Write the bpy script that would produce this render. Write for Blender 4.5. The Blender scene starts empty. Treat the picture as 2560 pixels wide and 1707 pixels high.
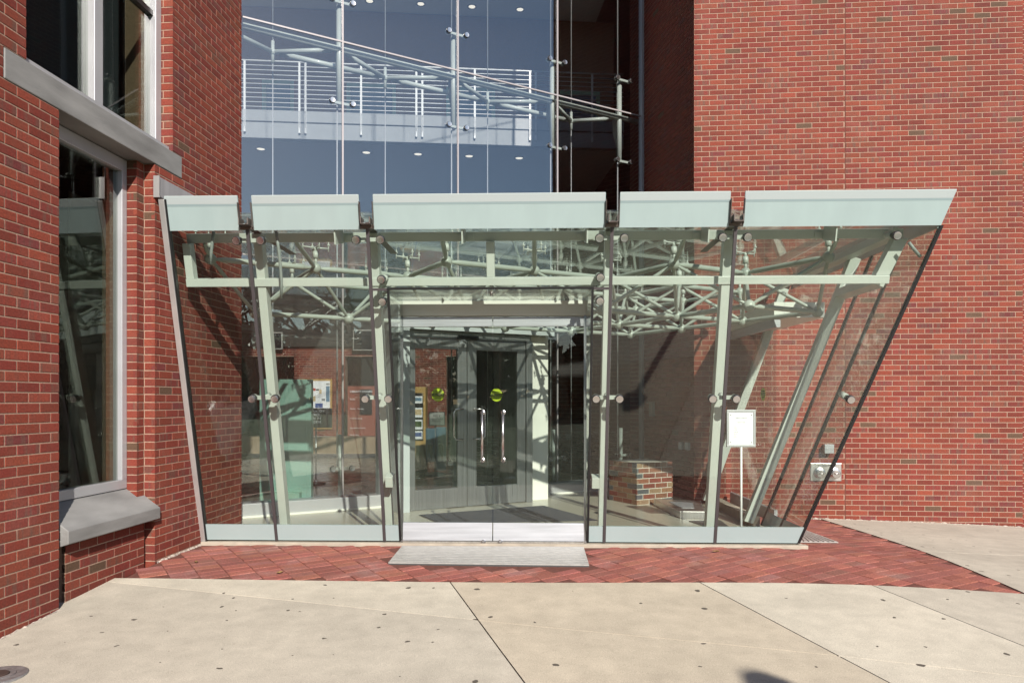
import bpy, bmesh, math, random
import numpy as np
from mathutils import Vector, Matrix

random.seed(11)
rng = np.random.default_rng(5)
SC = bpy.context.scene
COL = SC.collection

# ---------------------------------------------------------------- camera, sky, sun, exposure
FPX, CX, HZ, IMW = 1830.0, 1280.0, 1000.0, 2560.0
PSI = math.atan(150 / 1830)
HC = 1.352
cam = bpy.data.cameras.new('camera')
cam.sensor_width = 36.0
cam.lens = 36.0 * FPX / IMW
cam.shift_y = (HZ - 853.5) / IMW
cam.clip_start = 0.05
cam.clip_end = 2000
camo = bpy.data.objects.new('camera', cam)
COL.objects.link(camo)
camo.location = (0, 0, HC)
camo.rotation_euler = (math.pi / 2, 0, PSI)
SC.camera = camo

SUN_TO = Vector((0.44, -1.0, 0.64)).normalized()       # direction towards the sun
elev = math.asin(SUN_TO.z)
azim = math.atan2(SUN_TO.x, SUN_TO.y)                   # from +Y, clockwise
W = bpy.data.worlds.new('World')
SC.world = W
W.use_nodes = True
nt = W.node_tree
bg = nt.nodes['Background']
sky = nt.nodes.new('ShaderNodeTexSky')
sky.sky_type = 'NISHITA'
sky.sun_disc = False
sky.sun_elevation = elev
sky.sun_rotation = azim
sky.air_density = 1.0
sky.dust_density = 0.4
sky.ozone_density = 1.6
nt.links.new(sky.outputs[0], bg.inputs[0])
bg.inputs[1].default_value = 0.078
sl = bpy.data.lights.new('sun', 'SUN')
sl.energy = 4.5
sl.angle = math.radians(0.5)
sl.color = (1.0, 0.94, 0.85)
so = bpy.data.objects.new('sun', sl)
COL.objects.link(so)
so.rotation_euler = (-SUN_TO).to_track_quat('-Z', 'Y').to_euler()
so.location = (10, -20, 20)

SC.view_settings.view_transform = 'Standard'
SC.view_settings.look = 'None'
SC.view_settings.exposure = 0.72
SC.view_settings.gamma = 1.0
SC.render.engine = 'CYCLES'
SC.cycles.max_bounces = 10
SC.cycles.transparent_max_bounces = 40
SC.cycles.glossy_bounces = 5
SC.cycles.caustics_reflective = False
SC.cycles.caustics_refractive = False
SC.cycles.use_denoising = True

# ---------------------------------------------------------------- photo pixel -> ray
V = lambda *a: np.array(a, float)
RGT = V(math.cos(PSI), math.sin(PSI), 0)
FWD = V(-math.sin(PSI), math.cos(PSI), 0)
ZH = V(0, 0, 1)
CAM = V(0, 0, HC)
def ray(u, v): return FWD + RGT * (u - CX) / FPX + ZH * (HZ - v) / FPX
def onpl(u, v, P, N):
    d = ray(u, v)
    return CAM + d * (np.dot(P - CAM, N) / np.dot(d, N))
def onX(u, v, X): return onpl(u, v, V(X, 0, 0), V(1, 0, 0))
def onY(u, v, Y): return onpl(u, v, V(0, Y, 0), V(0, 1, 0))
def onZ(u, v, z): return onpl(u, v, V(0, 0, z), ZH)
def dep(u, v, d): return CAM + ray(u, v) * d
def unit(a): return a / np.linalg.norm(a)

# ---------------------------------------------------------------- materials
MATS = {}
def mat(name, col=(.5, .5, .5), rough=.5, metal=0.0, spec=.5, coat=0.0, noise=None, bump=None, aniso=None):
    """noise=(scale, amount, detail, (sx,sy,sz)); bump=(scale, strength)"""
    m = bpy.data.materials.new(name)
    m.use_nodes = True
    t = m.node_tree
    b = t.nodes['Principled BSDF']
    b.inputs['Base Color'].default_value = (*col, 1)
    b.inputs['Roughness'].default_value = rough
    b.inputs['Metallic'].default_value = metal
    b.inputs['Specular IOR Level'].default_value = spec
    b.inputs['Coat Weight'].default_value = coat
    b.inputs['Coat Roughness'].default_value = .05
    if noise or bump:
        tc = t.nodes.new('ShaderNodeTexCoord')
        mp = t.nodes.new('ShaderNodeMapping')
        t.links.new(tc.outputs['Object'], mp.inputs[0])
    if noise:
        sc_, amt, det = noise[:3]
        if len(noise) > 3: mp.inputs['Scale'].default_value = noise[3]
        n = t.nodes.new('ShaderNodeTexNoise')
        n.inputs['Scale'].default_value = sc_
        n.inputs['Detail'].default_value = det
        t.links.new(mp.outputs[0], n.inputs[0])
        r = t.nodes.new('ShaderNodeValToRGB')
        c = r.color_ramp
        c.elements[0].position, c.elements[1].position = .3, .7
        c.elements[0].color = (*[max(0, x * (1 - amt)) for x in col], 1)
        c.elements[1].color = (*[min(1, x * (1 + amt)) for x in col], 1)
        t.links.new(n.outputs[0], r.inputs[0])
        t.links.new(r.outputs[0], b.inputs['Base Color'])
        mr = t.nodes.new('ShaderNodeMapRange')
        mr.inputs[3].default_value = max(0, rough - .08)
        mr.inputs[4].default_value = min(1, rough + .1)
        t.links.new(n.outputs[0], mr.inputs[0])
        t.links.new(mr.outputs[0], b.inputs['Roughness'])
    if bump:
        n2 = t.nodes.new('ShaderNodeTexNoise')
        n2.inputs['Scale'].default_value = bump[0]
        n2.inputs['Detail'].default_value = 4
        t.links.new(mp.outputs[0], n2.inputs[0])
        bp = t.nodes.new('ShaderNodeBump')
        bp.inputs['Strength'].default_value = bump[1]
        bp.inputs['Distance'].default_value = .004
        t.links.new(n2.outputs[0], bp.inputs['Height'])
        t.links.new(bp.outputs[0], b.inputs['Normal'])
    MATS[name] = m
    return m

def glass(name, tint, ior=1.5, dust=0.0):
    """Thin clear sheet: mirror reflection by Fresnel over a tinted see-through pass (per face)."""
    m = bpy.data.materials.new(name)
    m.use_nodes = True
    t = m.node_tree
    t.nodes.remove(t.nodes['Principled BSDF'])
    out = t.nodes['Material Output']
    g = t.nodes.new('ShaderNodeNewGeometry')
    mr = t.nodes.new('ShaderNodeMapRange')
    mr.inputs[3].default_value = ior
    mr.inputs[4].default_value = 1 / ior
    t.links.new(g.outputs['Backfacing'], mr.inputs[0])
    fr = t.nodes.new('ShaderNodeFresnel')
    t.links.new(mr.outputs[0], fr.inputs[0])
    tr = t.nodes.new('ShaderNodeBsdfTransparent')
    tr.inputs[0].default_value = (*tint, 1)
    gl = t.nodes.new('ShaderNodeBsdfGlossy')
    gl.inputs['Roughness'].default_value = 0.0
    gl.inputs[0].default_value = (1, 1, 1, 1)
    tc = t.nodes.new('ShaderNodeTexCoord')
    n = t.nodes.new('ShaderNodeTexNoise')
    n.inputs['Scale'].default_value = 1.6
    n.inputs['Detail'].default_value = 1
    t.links.new(tc.outputs['Object'], n.inputs[0])
    bp = t.nodes.new('ShaderNodeBump')
    bp.inputs['Strength'].default_value = .03
    bp.inputs['Distance'].default_value = .02
    t.links.new(n.outputs[0], bp.inputs['Height'])
    t.links.new(bp.outputs[0], gl.inputs['Normal'])
    mx = t.nodes.new('ShaderNodeMixShader')
    t.links.new(fr.outputs[0], mx.inputs[0])
    t.links.new(tr.outputs[0], mx.inputs[1])
    t.links.new(gl.outputs[0], mx.inputs[2])
    if dust:
        df = t.nodes.new('ShaderNodeBsdfDiffuse'); df.inputs[0].default_value = (.55, .56, .50, 1)
        tl = t.nodes.new('ShaderNodeBsdfTranslucent'); tl.inputs[0].default_value = (.55, .56, .50, 1)
        ad = t.nodes.new('ShaderNodeMixShader'); t.links.new(df.outputs[0], ad.inputs[1]); t.links.new(tl.outputs[0], ad.inputs[2])
        n5 = t.nodes.new('ShaderNodeTexNoise'); n5.inputs['Scale'].default_value = 2.5; n5.inputs['Detail'].default_value = 6
        t.links.new(tc.outputs['Object'], n5.inputs[0])
        r5 = t.nodes.new('ShaderNodeMapRange'); r5.inputs[1].default_value = .3; r5.inputs[2].default_value = .75
        r5.inputs[3].default_value = dust * .5; r5.inputs[4].default_value = dust * 1.6
        t.links.new(n5.outputs[0], r5.inputs[0])
        m5 = t.nodes.new('ShaderNodeMixShader')
        t.links.new(r5.outputs[0], m5.inputs[0]); t.links.new(mx.outputs[0], m5.inputs[1]); t.links.new(ad.outputs[0], m5.inputs[2])
        mx = m5
    t.links.new(mx.outputs[0], out.inputs[0])
    MATS[name] = m
    return m

glass('clear_glass', (.93, .955, .935), 1.5, .006)
glass('roof_glass', (.90, .935, .91), 1.5, .07)
glass('atrium_glass', (.94, .955, .96), 2.2)
glass('window_glass', (.66, .70, .66), 1.7)
mat('green_steel', (.49, .525, .485), .38, coat=.15, noise=(3, .05, 3))
mat('stainless', (.62, .60, .58), .30, .9, noise=(40, .10, 3, (1, 1, .03)))
mat('brushed', (.40, .41, .435), .45, .45, noise=(30, .12, 3, (.05, .05, 1)))
mat('door_steel', (.34, .345, .345), .30, .8, noise=(60, .12, 3, (1, 1, .02)))
mat('chrome', (.62, .60, .60), .27, 1.0)
mat('bronze', (.13, .105, .095), .42, .55, noise=(8, .25, 4))
mat('seal', (.050, .042, .045), .55)
mat('black_seal', (.012, .012, .013), .35)
mat('frosted', (.305, .38, .38), .10, coat=.5, noise=(2.0, .035, 6, (3, 3, .7)))
mat('frosted_base', (.31, .38, .385), .2, coat=.3, noise=(1.5, .03, 1))
mat('frit_edge', (.45, .50, .50), .2)
mat('frosted_top', (.35, .39, .395), .12, coat=.4)  # paler frosted copy, light through the unbacked top put into the colour
mat('upstand_shade', (.23, .295, .305), .2, coat=.3)  # dark tone for the upstand's shadowy line, painted on the panel face
mat('lime', (.42, .36, .31), .95, noise=(25, .35, 4))
mat('joint_grey', (.34, .31, .32), .45, .2)
mat('cable_light', (.62, .62, .63), .35, .3)
mat('aluminium', (.46, .46, .48), .35, .35, noise=(2, .06, 2))
mat('trim_silver', (.55, .53, .52), .35, .6, noise=(12, .1, 3, (1, 1, .1)))
mat('flashing', (.40, .39, .40), .5, .35, noise=(14, .12, 3, (1, 1, .05)))
mat('limestone', (.205, .20, .195), .8, noise=(3.2, .30, 9, (1, .5, 2.2)), bump=(60, .35))
mat('portal_grey', (.42, .455, .46), .45, noise=(2, .04, 2))
mat('soffit_white', (.72, .72, .66), .45, noise=(2, .03, 2))
mat('fascia_cream', (.66, .68, .62), .5)
mat('terrazzo', (.40, .38, .31), .22, noise=(160, .22, 3))
mat('doormat', (.035, .040, .055), .95, noise=(200, .35, 2), bump=(300, .8))
mat('curb', (.36, .31, .25), .85, noise=(8, .15, 4))
mat('grate', (.50, .485, .46), .42, .5, noise=(20, .1, 3))
mat('dark_grate', (.09, .09, .09), .5, .5)
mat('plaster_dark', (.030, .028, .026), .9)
mat('reflect_green', (.33, .36, .30), .9)  # tone of the reflection imitated behind the lower window
mat('reflect_blue', (.13, .15, .20), .9)  # tone of the sky reflection imitated behind the upper window
mat('dull_tan', (.10, .095, .07), .9)  # tan of the imitated brick reflection; downlight rims share it
mat('plaster_mid', (.32, .31, .29), .85)
mat('ceiling', (.55, .55, .55), .9)
mat('carpet', (.02, .024, .038), .95, noise=(40, .2, 2))
mat('lobby_floor', (.075, .068, .055), .25, noise=(3, .15, 3))
mat('balcony_stone', (.30, .31, .32), .6, noise=(3, .08, 3))
mat('white_paint', (.80, .80, .80), .4)
mat('teal', (.34, .55, .47), .3, coat=.3, noise=(2, .06, 1))
mat('teal_light', (.36, .58, .46), .4)
mat('board_black', (.016, .016, .017), .4)
mat('paper', (.84, .83, .86), .7)
mat('print_grey', (.30, .30, .31), .8)
mat('print_dark', (.03, .03, .03), .7)
mat('print_blue', (.05, .09, .28), .7)
mat('print_tan', (.62, .47, .28), .7)
mat('print_red', (.45, .05, .04), .7)
mat('sign_red', (.26, .075, .05), .6)
mat('wood', (.45, .27, .09), .45, noise=(6, .15, 4, (1, 1, .08)))
mat('sticker', (.45, .58, .02), .5)
mat('sky_blue_card', (.14, .24, .34), .5, noise=(2, .1, 2))
mat('counter', (.30, .22, .15), .4, noise=(5, .1, 3))
mat('window_dark', (.012, .014, .018), .15)
mat('grass', (.045, .075, .018), .95, noise=(6, .35, 6))
mat('bark', (.07, .05, .035), .9, noise=(10, .3, 4, (1, 1, .2)), bump=(30, 1))
mat('cast_iron', (.30, .29, .29), .45, .6, noise=(30, .25, 4))
mat('rust_dark', (.05, .028, .022), .8)
mat('pole_grey', (.20, .20, .21), .4, .3)
mat('leaf_dry', (.22, .13, .05), .8)
mat('cable', (.24, .27, .26), .5)
def emission(name, col, s):
    m = bpy.data.materials.new(name); m.use_nodes = True
    b = m.node_tree.nodes['Principled BSDF']
    b.inputs['Base Color'].default_value = (*col, 1)
    b.inputs['Emission Color'].default_value = (*col, 1)
    b.inputs['Emission Strength'].default_value = s
    MATS[name] = m
emission('lamp_lens', (1, .9, .72), .7)

def leaf_mat():
    m = bpy.data.materials.new('foliage'); m.use_nodes = True
    t = m.node_tree; b = t.nodes['Principled BSDF']
    tc = t.nodes.new('ShaderNodeTexCoord'); n = t.nodes.new('ShaderNodeTexNoise')
    n.inputs['Scale'].default_value = .7
    r = t.nodes.new('ShaderNodeValToRGB')
    r.color_ramp.elements[0].color = (.022, .045, .010, 1); r.color_ramp.elements[0].position = .35
    r.color_ramp.elements[1].color = (.075, .105, .022, 1); r.color_ramp.elements[1].position = .65
    t.links.new(tc.outputs['Object'], n.inputs[0]); t.links.new(n.outputs[0], r.inputs[0])
    t.links.new(r.outputs[0], b.inputs['Base Color'])
    b.inputs['Roughness'].default_value = .6
    MATS['foliage'] = m
leaf_mat()

def brick_mat(name, grout=False, bandcol=(.110, .058, .043), wear=.22, bloom=.13, bloom_scale=1.3):
    """colour from the per-brick attribute; firing bands run across each brick (uv = metres along / up, offset per brick)."""
    m = bpy.data.materials.new(name); m.use_nodes = True
    t = m.node_tree; b = t.nodes['Principled BSDF']
    at = t.nodes.new('ShaderNodeVertexColor'); at.layer_name = 'tone'
    uv = t.nodes.new('ShaderNodeUVMap'); uv.uv_map = 'UVMap'
    mp = t.nodes.new('ShaderNodeMapping'); mp.inputs['Scale'].default_value = (22, 2.0, 1)
    n = t.nodes.new('ShaderNodeTexNoise'); n.inputs['Scale'].default_value = 1; n.inputs['Detail'].default_value = 1.5
    t.links.new(uv.outputs[0], mp.inputs[0]); t.links.new(mp.outputs[0], n.inputs[0])
    rp = t.nodes.new('ShaderNodeValToRGB')
    rp.color_ramp.elements[0].position = .49; rp.color_ramp.elements[1].position = .60
    t.links.new(n.outputs[0], rp.inputs[0])
    mu = t.nodes.new('ShaderNodeMath'); mu.operation = 'MULTIPLY'
    t.links.new(rp.outputs[0], mu.inputs[0]); t.links.new(at.outputs['Alpha'], mu.inputs[1])
    mx = t.nodes.new('ShaderNodeMix'); mx.data_type = 'RGBA'
    t.links.new(mu.outputs[0], mx.inputs[0]); t.links.new(at.outputs['Color'], mx.inputs[6])
    mx.inputs[7].default_value = (*bandcol, 1)
    # grain
    tc = t.nodes.new('ShaderNodeTexCoord')
    n2 = t.nodes.new('ShaderNodeTexNoise'); n2.inputs['Scale'].default_value = 70; n2.inputs['Detail'].default_value = 5
    t.links.new(uv.outputs[0], n2.inputs[0])
    n2m = t.nodes.new('ShaderNodeMapRange'); n2m.inputs[1].default_value = .3; n2m.inputs[2].default_value = .7
    n2m.inputs[3].default_value = 1 - wear; n2m.inputs[4].default_value = 1 + wear
    t.links.new(n2.outputs[0], n2m.inputs[0])
    vm = t.nodes.new('ShaderNodeVectorMath'); vm.operation = 'SCALE'
    ge = t.nodes.new('ShaderNodeNewGeometry')
    m3 = t.nodes.new('ShaderNodeMapping'); m3.inputs['Scale'].default_value = (1.6, 1.6, .45)
    t.links.new(ge.outputs['Position'], m3.inputs[0])
    n3 = t.nodes.new('ShaderNodeTexNoise'); n3.inputs['Scale'].default_value = 1.0; n3.inputs['Detail'].default_value = 6
    t.links.new(m3.outputs[0], n3.inputs[0])
    r3 = t.nodes.new('ShaderNodeMapRange'); r3.inputs[1].default_value = .3; r3.inputs[2].default_value = .7
    r3.inputs[3].default_value = .84; r3.inputs[4].default_value = 1.14
    t.links.new(n3.outputs[0], r3.inputs[0])
    mm = t.nodes.new('ShaderNodeMath'); mm.operation = 'MULTIPLY'
    t.links.new(r3.outputs[0], mm.inputs[0]); t.links.new(n2m.outputs[0], mm.inputs[1])
    # pale bloom (salts, dust) in soft patches
    n4 = t.nodes.new('ShaderNodeTexNoise'); n4.inputs['Scale'].default_value = bloom_scale; n4.inputs['Detail'].default_value = 7
    n4.inputs['Roughness'].default_value = .65
    t.links.new(ge.outputs['Position'], n4.inputs[0])
    r4 = t.nodes.new('ShaderNodeMapRange'); r4.inputs[1].default_value = .55; r4.inputs[2].default_value = .78
    r4.inputs[3].default_value = 0; r4.inputs[4].default_value = bloom
    t.links.new(n4.outputs[0], r4.inputs[0])
    mb = t.nodes.new('ShaderNodeMix'); mb.data_type = 'RGBA'
    t.links.new(r4.outputs[0], mb.inputs[0]); t.links.new(mx.outputs[2], mb.inputs[6]); mb.inputs[7].default_value = (.36, .26, .24, 1)
    t.links.new(mb.outputs[2], vm.inputs[0]); t.links.new(mm.outputs[0], vm.inputs['Scale'])
    t.links.new(vm.outputs[0], b.inputs['Base Color'])
    b.inputs['Roughness'].default_value = .82
    b.inputs['Specular IOR Level'].default_value = .3
    bp = t.nodes.new('ShaderNodeBump'); bp.inputs['Strength'].default_value = .5; bp.inputs['Distance'].default_value = .002
    t.links.new(n2.outputs[0], bp.inputs['Height']); t.links.new(bp.outputs[0], b.inputs['Normal'])
    MATS[name] = m
brick_mat('brick')
brick_mat('paver', bandcol=(.22, .10, .08), wear=.30, bloom=.5, bloom_scale=2.2)
mat('mortar', (.325, .21, .155), .95, noise=(60, .16, 5), bump=(120, .6))
mat('mortar_pale', (.50, .47, .40), .95, noise=(60, .16, 5), bump=(120, .6))
mat('paver_joint', (.12, .04, .028), .95, noise=(30, .3, 4))

def concrete_mat(name, col, spots):
    m = bpy.data.materials.new(name); m.use_nodes = True
    t = m.node_tree; b = t.nodes['Principled BSDF']
    tc = t.nodes.new('ShaderNodeTexCoord')
    def noise(s, d):
        n = t.nodes.new('ShaderNodeTexNoise'); n.inputs['Scale'].default_value = s; n.inputs['Detail'].default_value = d
        t.links.new(tc.outputs['Object'], n.inputs[0]); return n
    a, c, g = noise(.9, 5), noise(7, 6), noise(190, 3)
    def rng_(n, lo, hi):
        r = t.nodes.new('ShaderNodeMapRange'); r.inputs[1].default_value = .3; r.inputs[2].default_value = .7
        r.inputs[3].default_value = lo; r.inputs[4].default_value = hi
        t.links.new(n.outputs[0], r.inputs[0]); return r
    def mul(x, y):
        k = t.nodes.new('ShaderNodeMath'); k.operation = 'MULTIPLY'
        t.links.new(x.outputs[0], k.inputs[0]); t.links.new(y.outputs[0], k.inputs[1]); return k
    f = mul(mul(rng_(a, .88, 1.08), rng_(c, .90, 1.07)), rng_(g, .78, 1.18))
    vm = t.nodes.new('ShaderNodeVectorMath'); vm.operation = 'SCALE'
    vm.inputs[0].default_value = col
    t.links.new(f.outputs[0], vm.inputs['Scale'])
    # trodden-in gum spots and stains
    vo = t.nodes.new('ShaderNodeTexVoronoi'); vo.feature = 'F1'; vo.voronoi_dimensions = '2D'; vo.inputs['Scale'].default_value = spots
    vo.inputs['Randomness'].default_value = 1
    wob = t.nodes.new('ShaderNodeVectorMath'); wob.operation = 'ADD'
    wn = noise(18, 2); wsc = t.nodes.new('ShaderNodeVectorMath'); wsc.operation = 'SCALE'; wsc.inputs['Scale'].default_value = .045
    t.links.new(wn.outputs['Color'], wsc.inputs[0]); t.links.new(tc.outputs['Object'], wob.inputs[0]); t.links.new(wsc.outputs[0], wob.inputs[1])
    t.links.new(wob.outputs[0], vo.inputs['Vector'])
    sep = t.nodes.new('ShaderNodeSeparateColor'); t.links.new(vo.outputs['Color'], sep.inputs[0])
    th = t.nodes.new('ShaderNodeMapRange'); th.inputs[3].default_value = .012; th.inputs[4].default_value = .075
    t.links.new(sep.outputs[0], th.inputs[0])
    lt = t.nodes.new('ShaderNodeMath'); lt.operation = 'LESS_THAN'
    t.links.new(vo.outputs['Distance'], lt.inputs[0]); t.links.new(th.outputs[0], lt.inputs[1])
    gate = t.nodes.new('ShaderNodeMath'); gate.operation = 'GREATER_THAN'; gate.inputs[1].default_value = .6
    t.links.new(sep.outputs[1], gate.inputs[0])
    sp = mul(lt, gate)
    mx = t.nodes.new('ShaderNodeMix'); mx.data_type = 'RGBA'
    t.links.new(sp.outputs[0], mx.inputs[0]); t.links.new(vm.outputs[0], mx.inputs[6])
    mx.inputs[7].default_value = (.10, .085, .07, 1)
    t.links.new(mx.outputs[2], b.inputs['Base Color'])
    b.inputs['Roughness'].default_value = .9
    b.inputs['Specular IOR Level'].default_value = .25
    bp = t.nodes.new('ShaderNodeBump'); bp.inputs['Strength'].default_value = .35; bp.inputs['Distance'].default_value = .003
    t.links.new(g.outputs[0], bp.inputs['Height']); t.links.new(bp.outputs[0], b.inputs['Normal'])
    MATS[name] = m
concrete_mat('concrete_pale', (.545, .495, .405), 3.4)
concrete_mat('concrete_tan', (.495, .43, .335), 3.0)
concrete_mat('concrete_grey', (.475, .43, .355), 4.2)

# ---------------------------------------------------------------- mesh helpers
def loc_of(o): return V(*o.matrix_world.translation) if False else V(*(o.get('_o') if o and o.get('_o') is not None else (0, 0, 0)))

class MB:
    def __init__(s): s.v, s.f, s.smooth = [], [], []
    def add(s, vs, fs, sm=False):
        k = len(s.v)
        s.v += [tuple(map(float, p)) for p in vs]
        s.f += [tuple(i + k for i in q) for q in fs]
        s.smooth += [sm] * len(fs)
        return s
    def box(s, O, A, B, Cc):
        """box from corner O along edge vectors A, B, Cc"""
        O, A, B, Cc = map(np.asarray, (O, A, B, Cc))
        if np.dot(np.cross(A, B), Cc) < 0: A, B = B, A
        vs = [O, O + A, O + A + B, O + B, O + Cc, O + A + Cc, O + A + B + Cc, O + B + Cc]
        return s.add(vs, [(3, 2, 1, 0), (4, 5, 6, 7), (0, 1, 5, 4), (1, 2, 6, 5), (2, 3, 7, 6), (3, 0, 4, 7)])
    def cbox(s, x0, x1, y0, y1, z0, z1): return s.box(V(x0, y0, z0), V(x1 - x0, 0, 0), V(0, y1 - y0, 0), V(0, 0, z1 - z0))
    def prism(s, poly, ext):
        """polygon (list of points) extruded by vector ext"""
        P = [np.asarray(p, float) for p in poly]; ext = np.asarray(ext, float); n = len(P)
        nrm = sum(np.cross(P[i], P[(i + 1) % n]) for i in range(n))
        if np.dot(nrm, ext) < 0: P = P[::-1]
        vs = P + [p + ext for p in P]
        fs = [tuple(range(n))[::-1], tuple(range(n, 2 * n))] + [(i, (i + 1) % n, n + (i + 1) % n, n + i) for i in range(n)]
        return s.add(vs, fs)
    def tube(s, p0, p1, r0, r1=None, n=10, caps=True):
        p0, p1 = np.asarray(p0, float), np.asarray(p1, float)
        r1 = r0 if r1 is None else r1
        d = unit(p1 - p0); a = unit(np.cross(d, ZH if abs(d[2]) < .9 else V(1, 0, 0))); b = np.cross(d, a)
        vs = []
        for p, r in ((p0, r0), (p1, r1)):
            vs += [p + r * (math.cos(2 * math.pi * i / n) * a + math.sin(2 * math.pi * i / n) * b) for i in range(n)]
        s.add(vs, [(i, (i + 1) % n, n + (i + 1) % n, n + i) for i in range(n)], True)
        if caps:
            k = len(s.v) - 2 * n
            s.f += [tuple(range(k, k + n))[::-1], tuple(range(k + n, k + 2 * n))]; s.smooth += [False, False]
        return s
    def path(s, pts, r, n=8):
        for a, b in zip(pts[:-1], pts[1:]): s.tube(a, b, r, r, n)
        return s
    def sweep(s, pts, r, n=8):
        pts = [np.asarray(p, float) for p in pts]; k0 = len(s.v); prev = None; vs = []
        for i, p in enumerate(pts):
            d = unit((pts[min(i + 1, len(pts) - 1)] - pts[max(i - 1, 0)]))
            a = np.cross(d, ZH if prev is None and abs(d[2]) < .9 else (V(1, 0, .1) if prev is None else np.cross(prev, d)))
            a = unit(a); prev = a; b = np.cross(d, a)
            prev = a
            vs += [p + r * (math.cos(2 * math.pi * j / n) * a + math.sin(2 * math.pi * j / n) * b) for j in range(n)]
        fs = []
        for i in range(len(pts) - 1):
            fs += [(i * n + j, i * n + (j + 1) % n, (i + 1) * n + (j + 1) % n, (i + 1) * n + j) for j in range(n)]
        s.add(vs, fs, True)
        m = (len(pts) - 1) * n
        s.f += [tuple(k0 + j for j in range(n))[::-1], tuple(k0 + m + j for j in range(n))]; s.smooth += [False, False]
        return s
    def sphere(s, c, r, n=12, m=8):
        c = np.asarray(c, float); vs = [c + V(0, 0, r)]
        for i in range(1, m):
            t = math.pi * i / m
            vs += [c + r * V(math.sin(t) * math.cos(2 * math.pi * j / n), math.sin(t) * math.sin(2 * math.pi * j / n), math.cos(t)) for j in range(n)]
        vs.append(c - V(0, 0, r)); L = len(vs) - 1; fs = []
        for j in range(n): fs.append((0, 1 + j, 1 + (j + 1) % n))
        for i in range(m - 2):
            for j in range(n): fs.append((1 + i * n + j, 1 + (i + 1) * n + j, 1 + (i + 1) * n + (j + 1) % n, 1 + i * n + (j + 1) % n))
        for j in range(n): fs.append((L, 1 + (m - 2) * n + (j + 1) % n, 1 + (m - 2) * n + j))
        return s.add(vs, fs, True)
    def lathe(s, c, d, prof, n=20):
        """profile [(r, t)] revolved round axis d from c"""
        c = np.asarray(c, float); d = unit(np.asarray(d, float))
        a = unit(np.cross(d, ZH if abs(d[2]) < .9 else V(1, 0, 0))); b = np.cross(d, a); vs = []
        for r, t in prof:
            vs += [c + d * t + r * (math.cos(2 * math.pi * i / n) * a + math.sin(2 * math.pi * i / n) * b) for i in range(n)]
        fs = []
        for k in range(len(prof) - 1):
            fs += [(k * n + i, k * n + (i + 1) % n, (k + 1) * n + (i + 1) % n, (k + 1) * n + i) for i in range(n)]
        k0 = len(s.v); s.add(vs, fs, False)
        e = (len(prof) - 1) * n
        s.f += [tuple(k0 + i for i in range(n))[::-1], tuple(k0 + e + i for i in range(n))]; s.smooth += [False, False]
        return s
    def build(s, name, m, parent=None, bevel=0, label=None, **props):
        o_ = loc_of(parent)
        me = bpy.data.meshes.new(name)
        me.from_pydata([tuple(np.asarray(p) - o_) for p in s.v], [], s.f)
        me.polygons.foreach_set('use_smooth', s.smooth)
        me.materials.append(MATS[m])
        ob = bpy.data.objects.new(name, me)
        COL.objects.link(ob)
        if parent: ob.parent = parent
        ob['_o'] = tuple(o_)
        if bevel:
            b = ob.modifiers.new('bevel', 'BEVEL'); b.width = bevel; b.segments = 2; b.limit_method = 'ANGLE'
        if label: ob['label'] = label
        for k, v_ in props.items(): ob[k] = v_
        return ob

def thing(name, label, cat, loc=(0, 0, 0), group=None):
    o = bpy.data.objects.new(name, None)
    COL.objects.link(o)
    o.location = tuple(map(float, loc)); o['_o'] = tuple(map(float, loc))
    o.empty_display_size = .1
    o['label'] = label; o['category'] = cat
    if group: o['group'] = group
    return o
def top(o, label, cat, group=None):
    o['label'] = label; o['category'] = cat
    if group: o['group'] = group
    return o

def text(name, body, size, org, X, Y, m, parent, align='CENTER', ext=.0008):
    """lettering as a thin mesh; X, Y = unit reading and up directions, org = baseline point"""
    cu = bpy.data.curves.new(name, 'FONT'); cu.body = body; cu.size = size; cu.extrude = ext
    cu.align_x = align; cu.resolution_u = 2
    to = bpy.data.objects.new(name, cu); COL.objects.link(to)
    me = bpy.data.meshes.new_from_object(to)
    bpy.data.objects.remove(to); bpy.data.curves.remove(cu)
    X, Y = unit(np.asarray(X, float)), unit(np.asarray(Y, float)); N = np.cross(X, Y)
    o_ = loc_of(parent); org = np.asarray(org, float) - o_
    for v_ in me.vertices:
        c = v_.co; p = org + X * c.x + Y * c.y + N * c.z; v_.co = tuple(p)
    me.materials.clear(); me.materials.append(MATS[m])
    ob = bpy.data.objects.new(name, me); COL.objects.link(ob); ob.parent = parent; ob['_o'] = tuple(o_)
    return ob

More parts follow.
